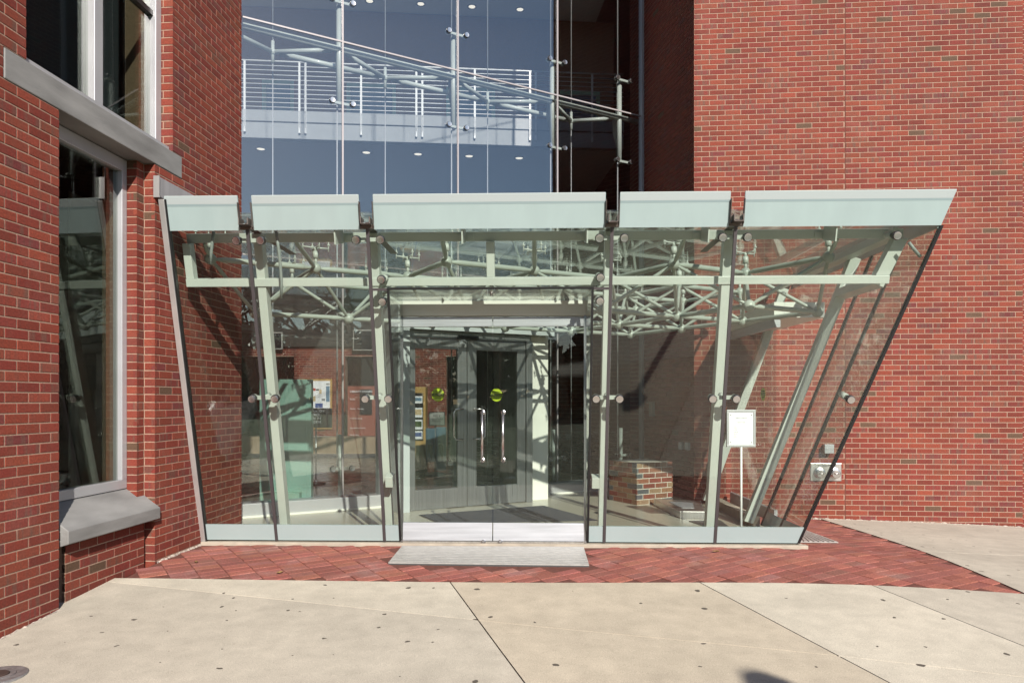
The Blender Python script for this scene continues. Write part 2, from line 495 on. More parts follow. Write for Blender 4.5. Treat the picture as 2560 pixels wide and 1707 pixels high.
# ---------------------------------------------------------------- bricks
BL_, BH_, MJ = .2032, .0677, .0098
ZC0 = 3.365 - 62 * BH_
PAL = [((.188, .037, .023), .12)] * 11 + [((.162, .030, .021), .12)] * 9 + [((.200, .044, .026), .2)] * 7 + \
      [((.172, .035, .026), .6)] * 6 + [((.185, .050, .032), .7)] * 3 + [((.148, .033, .030), .5)] * 3 + \
      [((.100, .055, .037), .25)] * 1
def brick_geo(L, H, D, c, jit):
    """front at y=0 facing -y; chamfered arrises; x along, z up, body to +y"""
    b = .0022; x, z = L / 2, H / 2
    j = lambda: random.uniform(-jit, jit)
    fr = [(-x + b + j(), j() * .4, -z + b + j()), (x - b + j(), j() * .4, -z + b + j()), (x - b + j(), j() * .4, z - b + j()), (-x + b + j(), j() * .4, z - b + j())]
    md = [(-x, b, -z), (x, b, -z), (x, b, z), (-x, b, z)]
    bk = [(-x, D, -z), (x, D, -z), (x, D, z), (-x, D, z)]
    vs = fr + md + bk
    fs = [(0, 1, 2, 3)] + [(4 + i, 4 + (i + 1) % 4, (i + 1) % 4, i) for i in range(4)] + [(8 + i, 8 + (i + 1) % 4, 4 + (i + 1) % 4, 4 + i) for i in range(4)]
    return vs, fs
VAR = []
def variants(kind, L, H, D, pal, jit, matname, n=36, gain=1.0):
    out = []
    for i in range(n):
        (c, a) = pal[i % len(pal)]
        k = random.uniform(.86, 1.14)
        k *= gain
        c = tuple(x * k * random.uniform(.95, 1.05) for x in c)
        vs, fs = brick_geo(L, H, D, c, jit)
        uo = random.uniform(0, 60), random.uniform(0, 60)
        me = bpy.data.meshes.new(kind)
        me.from_pydata(vs, [], fs)
        ca = me.color_attributes.new('tone', 'FLOAT_COLOR', 'POINT')
        for q in ca.data: q.color = (*c, a)
        uv = me.uv_layers.new(name='UVMap')
        for lp in me.loops:
            p = vs[lp.vertex_index]; uv.data[lp.index].uv = (p[0] + p[1] + uo[0], p[2] + uo[1])
        me.materials.append(MATS[matname])
        out.append((me, vs, fs, (*c, a), uo))
    return out
TVAR = variants('brick', BL_ - MJ, BH_ - MJ, .03, [((.23, .07, .045), .3), ((.27, .15, .085), .2), ((.21, .058, .04), .2), ((.29, .20, .12), .2), ((.24, .085, .05), .4), ((.10, .11, .115), .1), ((.25, .11, .065), .3)], .0012, 'brick', 28, .82)
BVAR = variants('brick', BL_ - MJ, BH_ - MJ, .03, PAL, .0012, 'brick', 72, .94)

def lay(parent, items, var, L0, nind, name, rank, matname):
    """items: (centre, Xdir, Zdir(up), length_scale, variant, [zscale]) world; nind largest individually, the rest one 'stuff' part"""
    o_ = loc_of(parent)
    items = sorted(items, key=lambda it: rank(it[0]))
    for c, X, U, s, k in items[:nind]:
        me = var[k][0]
        ob = bpy.data.objects.new(name, me); COL.objects.link(ob)
        X = np.asarray(X, float); U = np.asarray(U, float); Yd = np.cross(U, X)
        M = Matrix(((X[0] * s, Yd[0], U[0], c[0] - o_[0]), (X[1] * s, Yd[1], U[1], c[1] - o_[1]), (X[2] * s, Yd[2], U[2], c[2] - o_[2]), (0, 0, 0, 1)))
        ob.parent = parent; ob.matrix_local = M
    rest = items[nind:]
    if not rest: return
    allv, allf, cols, uvs = [], [], [], []
    for c, X, U, s, k in rest:
        _, vs, fs, col, uo = var[k]
        X = np.asarray(X, float); U = np.asarray(U, float); Yd = np.cross(U, X); b0 = len(allv); c = np.asarray(c) - o_
        uo = (uo[0] + random.uniform(0, 30), uo[1])
        for p in vs: allv.append(tuple(c + X * p[0] * s + Yd * p[1] + U * p[2])); cols.append(col)
        for q in fs:
            allf.append(tuple(b0 + i for i in q))
            for i in q: uvs.append((vs[i][0] * s + vs[i][1] + uo[0], vs[i][2] + uo[1]))
    me = bpy.data.meshes.new(name + '_field'); me.from_pydata(allv, [], allf)
    ca = me.color_attributes.new('tone', 'FLOAT_COLOR', 'POINT')
    ca.data.foreach_set('color', np.array(cols, np.float32).ravel())
    uv = me.uv_layers.new(name='UVMap'); uv.data.foreach_set('uv', np.array(uvs, np.float32).ravel())
    me.materials.append(MATS[matname])
    ob = bpy.data.objects.new(name + '_field', me); COL.objects.link(ob); ob.parent = parent
    ob['kind'] = 'stuff'; ob['_o'] = tuple(o_)

def proj(p):
    d = np.asarray(p) - CAM; z = np.dot(d, FWD)
    if z < .3: return None
    return CX + FPX * np.dot(d, RGT) / z, HZ - FPX * d[2] / z, z
def rank_cam(p):
    q = proj(p)
    if q is None: return 1e6
    u, v, z = q
    return z + (0 if (-20 < u < 2580 and -20 < v < 1727) else 1000)

def courses(P0, X, z0, z1, spans, ph=0, header_ph=None):
    """items of running bond on the vertical face through P0 along X; spans(z) -> [(x0,x1)] allowed"""
    items = []
    k0 = math.floor((z0 - ZC0) / BH_)
    k1 = math.ceil((z1 - ZC0) / BH_)
    for k in range(k0, k1):
        zc = ZC0 + (k + .5) * BH_
        if zc < z0 - .02 or zc > z1: continue
        for (a, b) in spans(zc):
            off = ph + (k % 2) * BL_ / 2
            i = math.floor((a - off) / BL_)
            while True:
                s0 = off + i * BL_; s1 = s0 + BL_
                if s0 >= b: break
                e0 = max(s0, a) + MJ / 2 * (s0 >= a); e1 = min(s1, b) - MJ / 2 * (s1 <= b)
                L = e1 - e0
                if L > .03:
                    c = np.asarray(P0) + np.asarray(X) * ((e0 + e1) / 2) + ZH * zc
                    items.append((c, X, ZH, L / (BL_ - MJ), random.randrange(len(BVAR))))
                i += 1
    return items

# ---------------------------------------------------------------- plan of the place
XL = -1430 / 401.8 * math.cos(PSI)                     # left wall face
BL = onX(506, 1350, XL); BL[2] = 0                      # front glazing base, left end
BR = onZ(1993, 1360, 0)
E1 = unit(BR - BL); NO = V(E1[1], -E1[0], 0)            # along the front, outward
_tl = onX(389.6, 495, XL)
KL = np.dot(_tl - BL, NO) / _tl[2]                      # outward lean of the front glazing
UPF = NO * KL + ZH
NF = unit(np.cross(E1, UPF))                            # outward plane normal
YR = 9.903                                              # right brick wall face
RC = onY(1735, 1000, YR); RC[2] = 0                     # its left corner
G0 = dep(604, 41, 8.5); G1 = dep(1606, 292, 11.5)
ZJ = (G0[2] + G1[2]) / 2                                # horizontal joint of the atrium glazing
G0[2] = G1[2] = 0
GD = unit(G1 - G0); GP = V(-GD[1], GD[0], 0)            # along atrium glazing, into the building
GLEN = np.linalg.norm(G1 - G0)
def FP(a, h, d=0): return BL + E1 * a + UPF * h - NF * d
def fah(u, v, d=0):
    P = onpl(u, v, BL - NF * d, NF) + NF * d
    return np.dot(P - BL, E1) - 0 * d, np.dot(P - BL, ZH)
def GW(t, z, d=0): return G0 + GD * t + GP * d + ZH * z
def gtz(u, v, d=0):
    P = onpl(u, v, G0 + GP * d, GP)
    return np.dot(P - G0, GD), P[2]
yl = lambda u, X=XL: onX(u, 1000, X)[1]

# ground height (thin plate through surveyed points)
_pts = [(-3.547, 4.279, -.131), (-3.547, 4.807, -.101), (-3.547, 5.874, -.034)]
for t in (0, .33, .66, 1): p = BL + E1 * (5.66 * t) + NO * .06; _pts.append((p[0], p[1], -.028))
for u, v in ((2030, 1295), (2160, 1300), (2350, 1307), (2556, 1317)): p = onY(u, v, YR); _pts.append(tuple(p))
_pts += [(0, 4.6, -.14), (2.6, 4.6, -.17), (5, 5.5, -.25), (8, 9.9, -.36), (8, 5, -.36), (-3.5, 1.0, -.26), (0, 0, -.30), (6, 0, -.40),
         (0, -8, -.42), (9, -8, -.48), (-8, -8, -.42), (2.1, 9.9, -.16), (3.2, 8.2, -.13)]
_A = np.array(_pts)
def _U(r2): return np.where(r2 > 0, .5 * r2 * np.log(np.maximum(r2, 1e-12)), 0)
_n = len(_A)
_K = _U(((_A[:, None, :2] - _A[None, :, :2]) ** 2).sum(2)) + np.eye(_n) * .02
_P = np.c_[np.ones(_n), _A[:, :2]]
_L = np.block([[_K, _P], [_P.T, np.zeros((3, 3))]])
_w = np.linalg.solve(_L, np.r_[_A[:, 2], 0, 0, 0])
def gz(x, y):
    x = min(max(x, -9), 11); y = min(max(y, -9), 11.5)
    r2 = (_A[:, 0] - x) ** 2 + (_A[:, 1] - y) ** 2
    return float(_U(r2) @ _w[:_n] + _w[_n] + _w[_n + 1] * x + _w[_n + 2] * y)
def ghit(u, v):
    z = -.1
    for _ in range(25):
        P = onZ(u, v, z); z = .5 * z + .5 * gz(P[0], P[1])
    return onZ(u, v, z)

def sheet(name, halfplanes, bounds, step, dz, m, parent=None, thick=.04, kind=None):
    """patch of ground kept inside half planes [(point, inward normal)], following gz"""
    x0, x1, y0, y1 = bounds
    bm = bmesh.new()
    nx, ny = max(1, int((x1 - x0) / step)), max(1, int((y1 - y0) / step))
    vs = [[bm.verts.new((x0 + (x1 - x0) * i / nx, y0 + (y1 - y0) * j / ny, 0)) for i in range(nx + 1)] for j in range(ny + 1)]
    for j in range(ny):
        for i in range(nx): bm.faces.new((vs[j][i], vs[j][i + 1], vs[j + 1][i + 1], vs[j + 1][i]))
    for P, N in halfplanes:
        bmesh.ops.bisect_plane(bm, geom=bm.verts[:] + bm.edges[:] + bm.faces[:], plane_co=(P[0], P[1], 0), plane_no=(-N[0], -N[1], 0), clear_outer=True)
    if not bm.faces: bm.free(); return None
    for v_ in bm.verts: v_.co.z = gz(v_.co.x, v_.co.y) + dz
    if thick:
        r = bmesh.ops.extrude_face_region(bm, geom=bm.faces[:])
        for e in r['geom']:
            if isinstance(e, bmesh.types.BMVert): e.co.z += 0
        top_v = [e for e in r['geom'] if isinstance(e, bmesh.types.BMVert)]
        low = [v_ for v_ in bm.verts if v_ not in set(top_v)]
        for v_ in low: v_.co.z -= thick
    bmesh.ops.recalc_face_normals(bm, faces=bm.faces[:])
    me = bpy.data.meshes.new(name); bm.to_mesh(me); bm.free()
    me.materials.append(MATS[m])
    ob = bpy.data.objects.new(name, me); COL.objects.link(ob)
    if parent: ob.parent = parent
    ob['_o'] = (0, 0, 0)
    if kind: ob['kind'] = kind
    return ob

# ================================================================= SETTING: ground
def hp(A, B, side, gap=.0):
    """half plane bounded by line AB holding point side, shrunk by gap"""
    A, B, S = V(A[0], A[1], 0), V(B[0], B[1], 0), V(side[0], side[1], 0)
    d = unit(B - A); N = V(-d[1], d[0], 0)
    if np.dot(S - A, N) < 0: N = -N
    return A + N * gap, N
gr = bpy.data.meshes.new('ground')
gv, gf = [], []
gx = [-300, -120, -50, -25, -14] + list(np.arange(-9, 11.5, .5)) + [15, 25, 50, 120, 300]
gy = [-300, -120, -50, -25, -14] + list(np.arange(-9, 12, .5)) + [15, 25, 50, 120, 300]
for y in gy:
    for x in gx: gv.append((x, y, gz(x, y) - .055))
for j in range(len(gy) - 1):
    for i in range(len(gx) - 1):
        a = j * len(gx) + i; gf.append((a, a + 1, a + 1 + len(gx), a + len(gx)))
gr.from_pydata(gv, [], gf); gr.materials.append(MATS['grass'])
ground = bpy.data.objects.new('ground', gr); COL.objects.link(ground); ground['kind'] = 'structure'; ground['_o'] = (0, 0, 0)

pave = bpy.data.objects.new('pavement', None); COL.objects.link(pave); pave['kind'] = 'structure'; pave['_o'] = (0, 0, 0)
EA, EB = ghit(326, 1444), ghit(2540, 1482)               # front edge of the paver apron
SA, SB = ghit(2045, 1294), ghit(2550, 1477)              # its right-hand edge
J = [(ghit(1128, 1458), ghit(1312, 1706)), (ghit(1778, 1470), ghit(2225, 1706)), (ghit(2225, 1480), ghit(2560, 1614))]
X1 = (ghit(1000, 1529), ghit(2500, 1684))
def shift(l, k): return (l[0] + k, l[1] + k)
jd = unit(J[0][1] - J[0][0])
Jl = [shift(J[0], (J[0][0] - J[1][0]) * 1.0), J[0], J[1], J[2]]
J4 = shift(J[2], (J[2][0] - J[1][0]))
J5 = shift(J4, (J[2][0] - J[1][0]))
Jl += [J4, J5]
far = V(0, -3, 0)
inner = V(1.0, 3.0, 0)
tones = ['concrete_pale', 'concrete_pale', 'concrete_tan', 'concrete_pale', 'concrete_grey', 'concrete_tan', 'concrete_pale']
rows = [('E', 'X1'), ('X1', 'X2'), ('X2', None)]
X2 = shift(X1, V(.1, -1.9, 0)); X3 = shift(X1, V(.2, -5.2, 0))
def mid(l): return (l[0] + l[1]) / 2
bnds = (-3.9, 10, -6.5, 7.2)
rowlines = [(EA, EB), X1, X2, X3]
for ci in range(0, 6):
    for ri in range(3):
        h = [hp(*rowlines[ri], far, .004), hp(*rowlines[ri + 1], V(0, 20, 0), .004)]
        if ci >= 1: h.append(hp(*Jl[ci], V(60, 0, 0), .0045))
        if ci < 5: h.append(hp(*Jl[ci + 1], V(-60, 0, 0), .0045))
        sheet('slab', h, bnds, .3, 0, tones[(ci + 1 + ri * 3) % 7] if ri else tones[ci + 1], pave, .05)
# slabs between the apron and the right wall
JR = (ghit(2255, 1374), ghit(2556, 1388))
for k, (a, b) in enumerate(((None, JR), (JR, None))):
    h = [hp(SA, SB, V(9, 9, 0), .004), hp(V(0, YR - .012, 0), V(1, YR - .012, 0), V(0, 0, 0))]
    h.append(hp(*JR, V(4, 20, 0) if k == 0 else V(4, -20, 0), .006))
    if k == 1: h.append(hp(EA, EB, V(0, 20, 0), .004))
    sheet('slab', h, (1.6, 10, 5.5, 10), .3, 0, 'concrete_grey', pave, .05)
# paver apron: bed + herring-square pavers
ap_h = [hp(EA, EB, V(0, 20, 0), .003), hp(SA, SB, V(-9, 0, 0), .003)]
sheet('paver_bed', ap_h + [hp(V(0, YR - .02, 0), V(1, YR - .02, 0), V(0, 0, 0)), hp(BL, BL + ZH * 0 + E1, V(0, -5, 0), -3.2), hp(V(XL + .01, 0, 0), V(XL + .01, 1, 0), V(5, 0, 0))],
      (-3.6, 7, 5, 9.95), .15, -.010, 'paver_joint', pave, .03)
PPAL = [((.285, .098, .076), .25)] * 6 + [((.268, .092, .074), .35)] * 5 + [((.300, .108, .080), .25)] * 4 + [((.280, .112, .092), .45)] * 3
PL, PW = .205, .102
PVAR = variants('paver', PL - .006, PW - .006, .03, PPAL, .0015, 'paver', 40)
pit = []
pang = math.radians(38)
PX, PY = V(math.cos(pang), math.sin(pang), 0), V(-math.sin(pang), math.cos(pang), 0)
gratepoly = [onZ(u, v, -.03) for u, v in ((1000, 1360.6), (1464, 1363), (1478, 1415), (963, 1409))]
def inpoly(p, poly):
    c = False
    for i in range(len(poly)):
        a, b = poly[i], poly[i - 1]
        if (a[1] > p[1]) != (b[1] > p[1]) and p[0] < (b[0] - a[0]) * (p[1] - a[1]) / (b[1] - a[1]) + a[0]: c = not c
    return c
for j in range(-80, 140):
    for i in range(-60, 80):
        c = PX * ((i + .5 * (j % 2) * 0) * PL) + PY * (j * PW) + V(0, 4, 0)
        if not (-3.6 < c[0] < 6.6 and 5.2 < c[1] < 9.9): continue
        if any(np.dot(c - np.r_[P[:2], 0], N) < .035 for P, N in ap_h): continue
        ds = np.dot(c - BL, NO)
        in_front = ds > .05
        right_of = np.dot(c - BR, E1) > .06
        if not (in_front or right_of): continue
        if c[0] < XL + .05 or c[1] > YR - .05: continue
        if inpoly(c, gratepoly): continue
        z = gz(c[0], c[1])
        dx = (gz(*(c + PX * .05)[:2]) - gz(*(c - PX * .05)[:2])) / .1
        dy = (gz(*(c + PY * .05)[:2]) - gz(*(c - PY * .05)[:2])) / .1
        Xd = unit(PX + ZH * dx); Yd = PY + ZH * dy; Nn = unit(np.cross(Xd, Yd)); Yd = np.cross(Nn, Xd)
        # brick front (local -y) must face up: local z = -> Ydir ; local y = cross(U, X) = -N
        pit.append((V(c[0], c[1], z - .004 + random.uniform(-.003, .003)), Xd, Yd, 1.0, random.randrange(len(PVAR))))
lay(pave, pit, PVAR, PL, 300, 'paver', rank_cam, 'paver')
# concrete curb strip under the glazing
MB().box(BL - NO * .03 - ZH * .09, E1 * 5.75, NO * .075, ZH * .086).build('curb', 'curb', pave, .006)

# a few dry leaves on the pavers
for k, (u, v, where) in enumerate(((490, 1406, 'near the left brick corner'), (700, 1433, 'at the concrete edge'), (1790, 1380, 'below the right-hand glass panes'))):
    p = ghit(u, v); rs_ = random.Random(k); an = rs_.uniform(0, 6.28); d_ = V(math.cos(an), math.sin(an), 0); w_ = V(-d_[1], d_[0], 0); L_ = rs_.uniform(.022, .036)
    c = V(p[0], p[1], gz(p[0], p[1]) + .006)
    lf_ = MB().add([c - d_ * L_ + ZH * .006, c - d_ * L_ * .3 + w_ * L_ * .5 + ZH * .009, c + d_ * L_ * .5 + w_ * L_ * .35 + ZH * .012, c + d_ * L_ + ZH * .003, c + d_ * L_ * .5 - w_ * L_ * .4 + ZH * .011, c - d_ * L_ * .3 - w_ * L_ * .45 + ZH * .004, c], [(0, 1, 6), (1, 2, 6), (2, 3, 6), (3, 4, 6), (4, 5, 6), (5, 0, 6)]).build('dry_leaf', 'leaf_dry')
    top(lf_, 'small curled brown leaf lying on the red pavers ' + where, 'leaf', 'dry leaves on the pavers')
# manhole cover, bottom left
mc = ghit(-6, 1690); mc[2] = gz(mc[0], mc[1])
mh = thing('manhole_cover', 'round grey cast iron cover with rusty centre set in the concrete', 'cover', mc)
MB().lathe(mc + ZH * -.03, ZH, [(.145, 0), (.145, .036), (.138, .040), (.088, .040), (.088, .034), (.001, .034)], 40).build('ring', 'cast_iron', mh)
MB().lathe(mc + ZH * .0, ZH, [(.086, 0), (.086, .012), (.062, .014), (.060, .010), (.001, .010)], 32).build('collar', 'cast_iron', mh)
MB().lathe(mc + ZH * .008, ZH, [(.056, 0), (.056, .008), (.050, .011), (.001, .011)], 28).build('plug', 'rust_dark', mh)

# ================================================================= LEFT BRICK BUILDING
lw = thing('brick_building', 'red brick building wing with stone band and tall windows, left of the entrance', 'building', (XL, 5.5, 0))
ZT = 12.5
Zl0, Zl1 = 3.365, 3.365 + 3 * BH_
Y0 = -1.0
yp, yj, ye = yl(148), yl(387), yl(604)
yup, yuj = yl(66), yl(432)
ylb0, ylb1 = yl(8.7), yl(455)
def spans_main(z):
    if z < Zl0: return [(Y0, yp), (yj, ye)]
    if z < Zl1: return [(Y0, ylb0), (ylb1, ye)]
    return [(Y0, yup), (yuj, ye)]
items = courses(V(XL, 0, 0), V(0, 1, 0), -.45, ZT, spans_main, .05)
XA = XL - .055
ya0, ya1 = yl(164, XA), yl(361, XA)
items += courses(V(XA, 0, 0), V(0, 1, 0), -.4, .36, lambda z: [(ya0, ya1)], .02)
XS = XL - .095
ys = yl(342, XS)
# stepped jamb: two returns facing the camera and the small face between
items += courses(V(0, yj, 0), V(1, 0, 0), -.3, Zl0, lambda z: [(XS - .0, XL)], XS % BL_)
items += courses(V(0, ys, 0), V(1, 0, 0), .40, Zl0, lambda z: [(XS - .095, XS)], (XS - .095) % BL_)
items += courses(V(XS, 0, 0), V(0, 1, 0), .40, Zl0, lambda z: [(ys, yj - .004)], ys % BL_)
items += courses(V(0, yuj, 0), V(1, 0, 0), Zl1, ZT, lambda z: [(XL - .13, XL)], .02)
# end return of the wing, facing the atrium glass, and pier return facing into the lower window
items = [(c, X if abs(X[1]) < .5 else X, U, s, k) for c, X, U, s, k in items]
lay(lw, items, BVAR, BL_, 300, 'brick', rank_cam, 'brick')
m = MB(); rc = .0035
m.cbox(XL - .45, XL - rc, Y0, yp - .003, -.6, Zl0)
m.cbox(XL - .45, XL - rc, Y0, yup - .003, Zl1, ZT)
m.cbox(XL - .45, XL - rc, Y0, ylb0, Zl0, Zl1)
m.cbox(XL - .45, XL - rc, ylb1, ye, Zl0, Zl1)
m.cbox(XL - .40, XL - rc, yj + rc, ye, -.6, Zl0)
m.cbox(XL - .40, XS - rc, ys + rc, yj + rc, -.6, Zl0)
m.cbox(XL - .45, XL - rc, yuj + rc, ye, Zl1, ZT)
m.cbox(XL - .40, XA - rc, ya0 - .0, ya1, -.6, .37)
m.build('mortar_wall', 'mortar', lw)
for q0, q1 in ((yp - .02, ya0 + .005), (ya1 - .005, yj + .05)): MB().cbox(XL - .47, XL - .12, q0, q1, -.5, .34).build('joint_slot', 'black_seal', lw)
# stone band
MB().cbox(XL - .30, XL + .004, ylb0 + .006, ylb1 - .006, Zl0 + .004, Zl1 - .006).build('stone_band', 'limestone', lw, .006)
MB().cbox(XL - .13, XL - .03, yup + .01, yuj - .01, Zl1 - .004, Zl1 + .035).build('flashing_strip', 'aluminium', lw)
# sloped stone sill
s0, s1 = yl(166, XL + .03), yl(397, XL + .03)
zf, zb = .345, .61
prof = [(XL + .045, zf), (XL + .045, zf + .092), (XL - .19, zb), (XL - .26, zb), (XL - .26, zf - .02), (XL - .02, zf - .02)]
MB().prism([V(x, s0, z) for x, z in prof], V(0, s1 - s0, 0)).build('window_sill', 'limestone', lw, .006)
MB().cbox(XL - .28, XL - .10, yj - .10, yj - .004, zb - .05, zb + .075).build('sill_stop', 'limestone', lw, .004)
# lower window: frame bars, pane
XW = XL - .20
wy0, wy1 = yp - .35, ys - .004
wz0, wz1 = zb + .004, Zl0 - .006
def bar(parent, x0, x1, y0, y1, z0, z1, m_='aluminium'): return MB().cbox(x0, x1, y0, y1, z0, z1).build('window_frame', m_, parent, .003)
win = MB().cbox(XW - .035, XW - .02, wy0 + .01, wy1 - .03, wz0 + .03, wz1 - .03).build('window_pane', 'window_glass', lw)
for b in ((wy0, wy1, wz0, wz0 + .075), (wy0, wy1, wz1 - .10, wz1), (wy1 - .065, wy1, wz0 + .075, wz1 - .10), (wy0, wy0 + .065, wz0 + .075, wz1 - .10)):
    bar(lw, XW - .06, XW + .02, b[0], b[1], b[2], b[3])
# white pull seen inside the lower window
MB().cbox(XW - .20, XW - .16, yl(262, XW - .18), yl(275, XW - .18), 2.52, 2.83).build('latch', 'white_paint', lw, .004)
# upper window: two tall lights with mullion
XU = XL - .14
uy0, uy1 = yup - .25, yuj - .004
um0, um1 = yl(226, XU), yl(247, XU)
for a, b in ((uy0, um0), (um1, uy1)):
    MB().cbox(XU - .035, XU - .02, a - .01, b + .01, Zl1 + .06, ZT - .02).build('window_pane', 'window_glass', lw)
for a, b, z0, z1 in ((um0, um1, Zl1 + .03, ZT), (uy1 - .085, uy1, Zl1 + .03, ZT), (uy0, uy0 + .06, Zl1 + .03, ZT), (uy0 + .06, um0, Zl1 + .03, Zl1 + .075), (um1, uy1 - .085, Zl1 + .03, Zl1 + .075)):
    bar(lw, XU - .06, XU + .035, a, b, z0, z1)
MB().cbox(XU - .05, XU + .01, um1, uy1 - .085, onX(380, 40, XU)[2], onX(380, 40, XU)[2] + .045).build('window_frame', 'board_black', lw)
# dim rooms behind the windows
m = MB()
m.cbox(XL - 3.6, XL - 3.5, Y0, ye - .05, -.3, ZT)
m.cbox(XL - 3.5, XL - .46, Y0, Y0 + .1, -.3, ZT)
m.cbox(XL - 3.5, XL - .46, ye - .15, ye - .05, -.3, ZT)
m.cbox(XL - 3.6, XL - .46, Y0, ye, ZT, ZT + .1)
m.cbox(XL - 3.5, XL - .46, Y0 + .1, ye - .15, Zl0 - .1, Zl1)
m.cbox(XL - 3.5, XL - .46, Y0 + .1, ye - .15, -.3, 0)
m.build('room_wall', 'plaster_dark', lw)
MB().cbox(XL - .45, XL + .02, Y0, ye, ZT + .1, ZT + .22).build('coping', 'limestone', lw)
# added tan strip at the far jamb, imitating brick reflected in the pane
MB().cbox(XL - .40, XL - .37, ys + .0, yj, .62, Zl0 - .02).build('dull_tan', 'dull_tan', lw)
MB().cbox(XL - 1.02, XL - 1.0, yl(176, XL - 1.0), ye - .2, .02, Zl0 - .12).build('reflection_panel', 'reflect_green', lw)  # added panel, coloured grey-green to imitate the reflection in the lower pane
MB().cbox(XL - .82, XL - .80, yup - .1, ye - .2, Zl1 + .01, ZT - .1).build('reflection_panel', 'reflect_blue', lw)  # added panel, coloured blue-grey to imitate sky mirrored in the upper panes

# ================================================================= RIGHT BRICK WALL and its reveal
rw = thing('brick_wall', 'long sunlit red brick wall with vertical joint, right of the glass entrance', 'wall', (RC[0], YR, -.2))
xr1 = onY(2557, 1000, YR)[0]
RH = 9.2
xj = onY(2113, 1000, YR)[0]
def spans_r(z): return [(RC[0], xj - .006), (xj + .006, xr1)]
items = courses(V(0, YR, 0), V(1, 0, 0), -.6, RH, spans_r, RC[0] % BL_)
items += courses(V(0, YR + .35, 0), V(1, 0, 0), -.6, RH, lambda z: [(xr1, xr1 + 3.0)], .03)
lay(rw, items, BVAR, BL_, 300, 'brick', rank_cam, 'brick')
m = MB()
m.cbox(RC[0] + .03, xr1, YR + rc, YR + .34, -.8, RH)
m.cbox(xr1, xr1 + 3, YR + .35 + rc, YR + .65, -.8, RH)
m.build('mortar_wall', 'mortar', rw)
MB().cbox(RC[0] - .02, xr1 + .03, YR - .03, YR + .40, RH, RH + .10).build('coping', 'limestone', rw)
MB().cbox(xj - .006, xj + .006, YR + .002, YR + .02, -.5, RH).build('movement_joint', 'paver_joint', rw)
# reveal between the right wall and the atrium glass
rv = thing('brick_return', 'shadowed red brick return between the atrium glass and the sunlit wall', 'wall', (RC[0], YR, 0))
RE = G1 + GD * .02
rd = unit(RE - RC); rl = np.linalg.norm(RE - RC) + .6
rn = V(-rd[1], rd[0], 0)
if np.dot(rn, CAM - RC) < 0: rn = -rn
# run from far to near so the face normal points at the camera
Xd = -rd
P0 = RC
fn = np.cross(ZH, Xd)          # local +y = into the wall
if np.dot(fn, rn) > 0: Xd = rd
items = courses(P0, Xd, -.1, RH, (lambda z: [(0, rl)]) if np.dot(Xd, rd) > 0 else (lambda z: [(-rl, -.001)]), .0)
lay(rv, items, BVAR, BL_, 300, 'brick', rank_cam, 'brick')
m = MB(); m.box(RC - rn * rc, rd * rl, -rn * .30, ZH * RH); m.build('mortar_wall', 'mortar', rv)

# lime-washed line where walls meet the ground
def smear(parent, A, B, out, n, hmax):
    rs_ = random.Random(3); m_ = MB(); vsn, fs = [], []
    for i in range(n + 1):
        p_ = A + (B - A) * (i / n); z_ = gz(p_[0], p_[1]); hh = hmax * max(.1, rs_.random() * (.4 + .6 * math.sin(i * .35) ** 2)); w_ = .004 + .02 * rs_.random()
        vsn += [V(p_[0], p_[1], z_ + hh) + out * .003, V(p_[0], p_[1], z_ + .004) + out * w_, V(p_[0], p_[1], z_ - .04) + out * w_]
    for i in range(n):
        for r_ in range(2): fs.append((3 * i + r_, 3 * i + r_ + 1, 3 * i + r_ + 4, 3 * i + r_ + 3))
    return m_.add(vsn, fs).build('base_mortar', 'lime', parent)
smear(rw, V(3.1, YR, 0), V(xr1 - .02, YR, 0), V(0, -1, 0), 160, .014)
smear(lw, V(XL, 2.0, 0), V(XL, yp - .01, 0), V(1, 0, 0), 140, .013)
smear(lw, V(XL, yj + .01, 0), V(XL, BL[1] - .06, 0), V(1, 0, 0), 40, .010)
# fittings on the right wall
def wallbox(u0, v0, u1, v1, y=YR):
    a, b = onY(u0, v0, y), onY(u1, v1, y)
    return min(a[0], b[0]), max(a[0], b[0]), min(a[2], b[2]), max(a[2], b[2])
x0, x1, z0, z1 = wallbox(2056, 1110, 2078, 1131)
ob = thing('outlet_box', 'small square grey metal box on the brick above the steel pipe plate', 'box', ((x0 + x1) / 2, YR, z0))
MB().cbox(x0, x1, YR - .095, YR + .012, z0, z1).build('body', 'brushed', ob, .006)
MB().cbox(x0 - .004, x1 + .004, YR - .101, YR - .095, z0 - .004, z1 + .004).build('lid', 'brushed', ob, .003)
for q in (.25, .75): MB().lathe(V(x0 + (x1 - x0) * q, YR - .101, (z0 + z1) / 2), V(0, -1, 0), [(.005, 0), (.005, .003), (.002, .004)], 8).build('screw', 'chrome', ob)
x0, x1, z0, z1 = wallbox(2025.5, 1157, 2103, 1202)
pp = thing('standpipe_plate', 'polished steel plate with two capped fire pipe inlets low on the brick wall', 'pipe inlet', ((x0 + x1) / 2, YR, z0))
MB().cbox(x0, x1, YR - .012, YR + .010, z0, z1).build('plate', 'stainless', pp, .004)
for cxp in (.28, .76):
    c = V(x0 + (x1 - x0) * cxp, YR - .012, z0 + (z1 - z0) * .45)
    b = MB().lathe(c, V(.0, -1, -.08), [(.075, 0), (.070, .018), (.052, .026), (.050, .060), (.056, .062), (.056, .085), (.048, .090), (.001, .090)], 24).build('inlet', 'chrome', pp)
    MB().tube(c + V(-.03, -.098, 0), c + V(.03, -.098, 0), .006).build('lug', 'chrome', b)
text('lettering', 'STANDPIPE', .042, V((x0 + x1) / 2, YR - .0125, z1 - .045), V(1, 0, 0), ZH, 'print_dark', pp)
x0, x1, z0, z1 = wallbox(2108, 985, 2138, 1012)
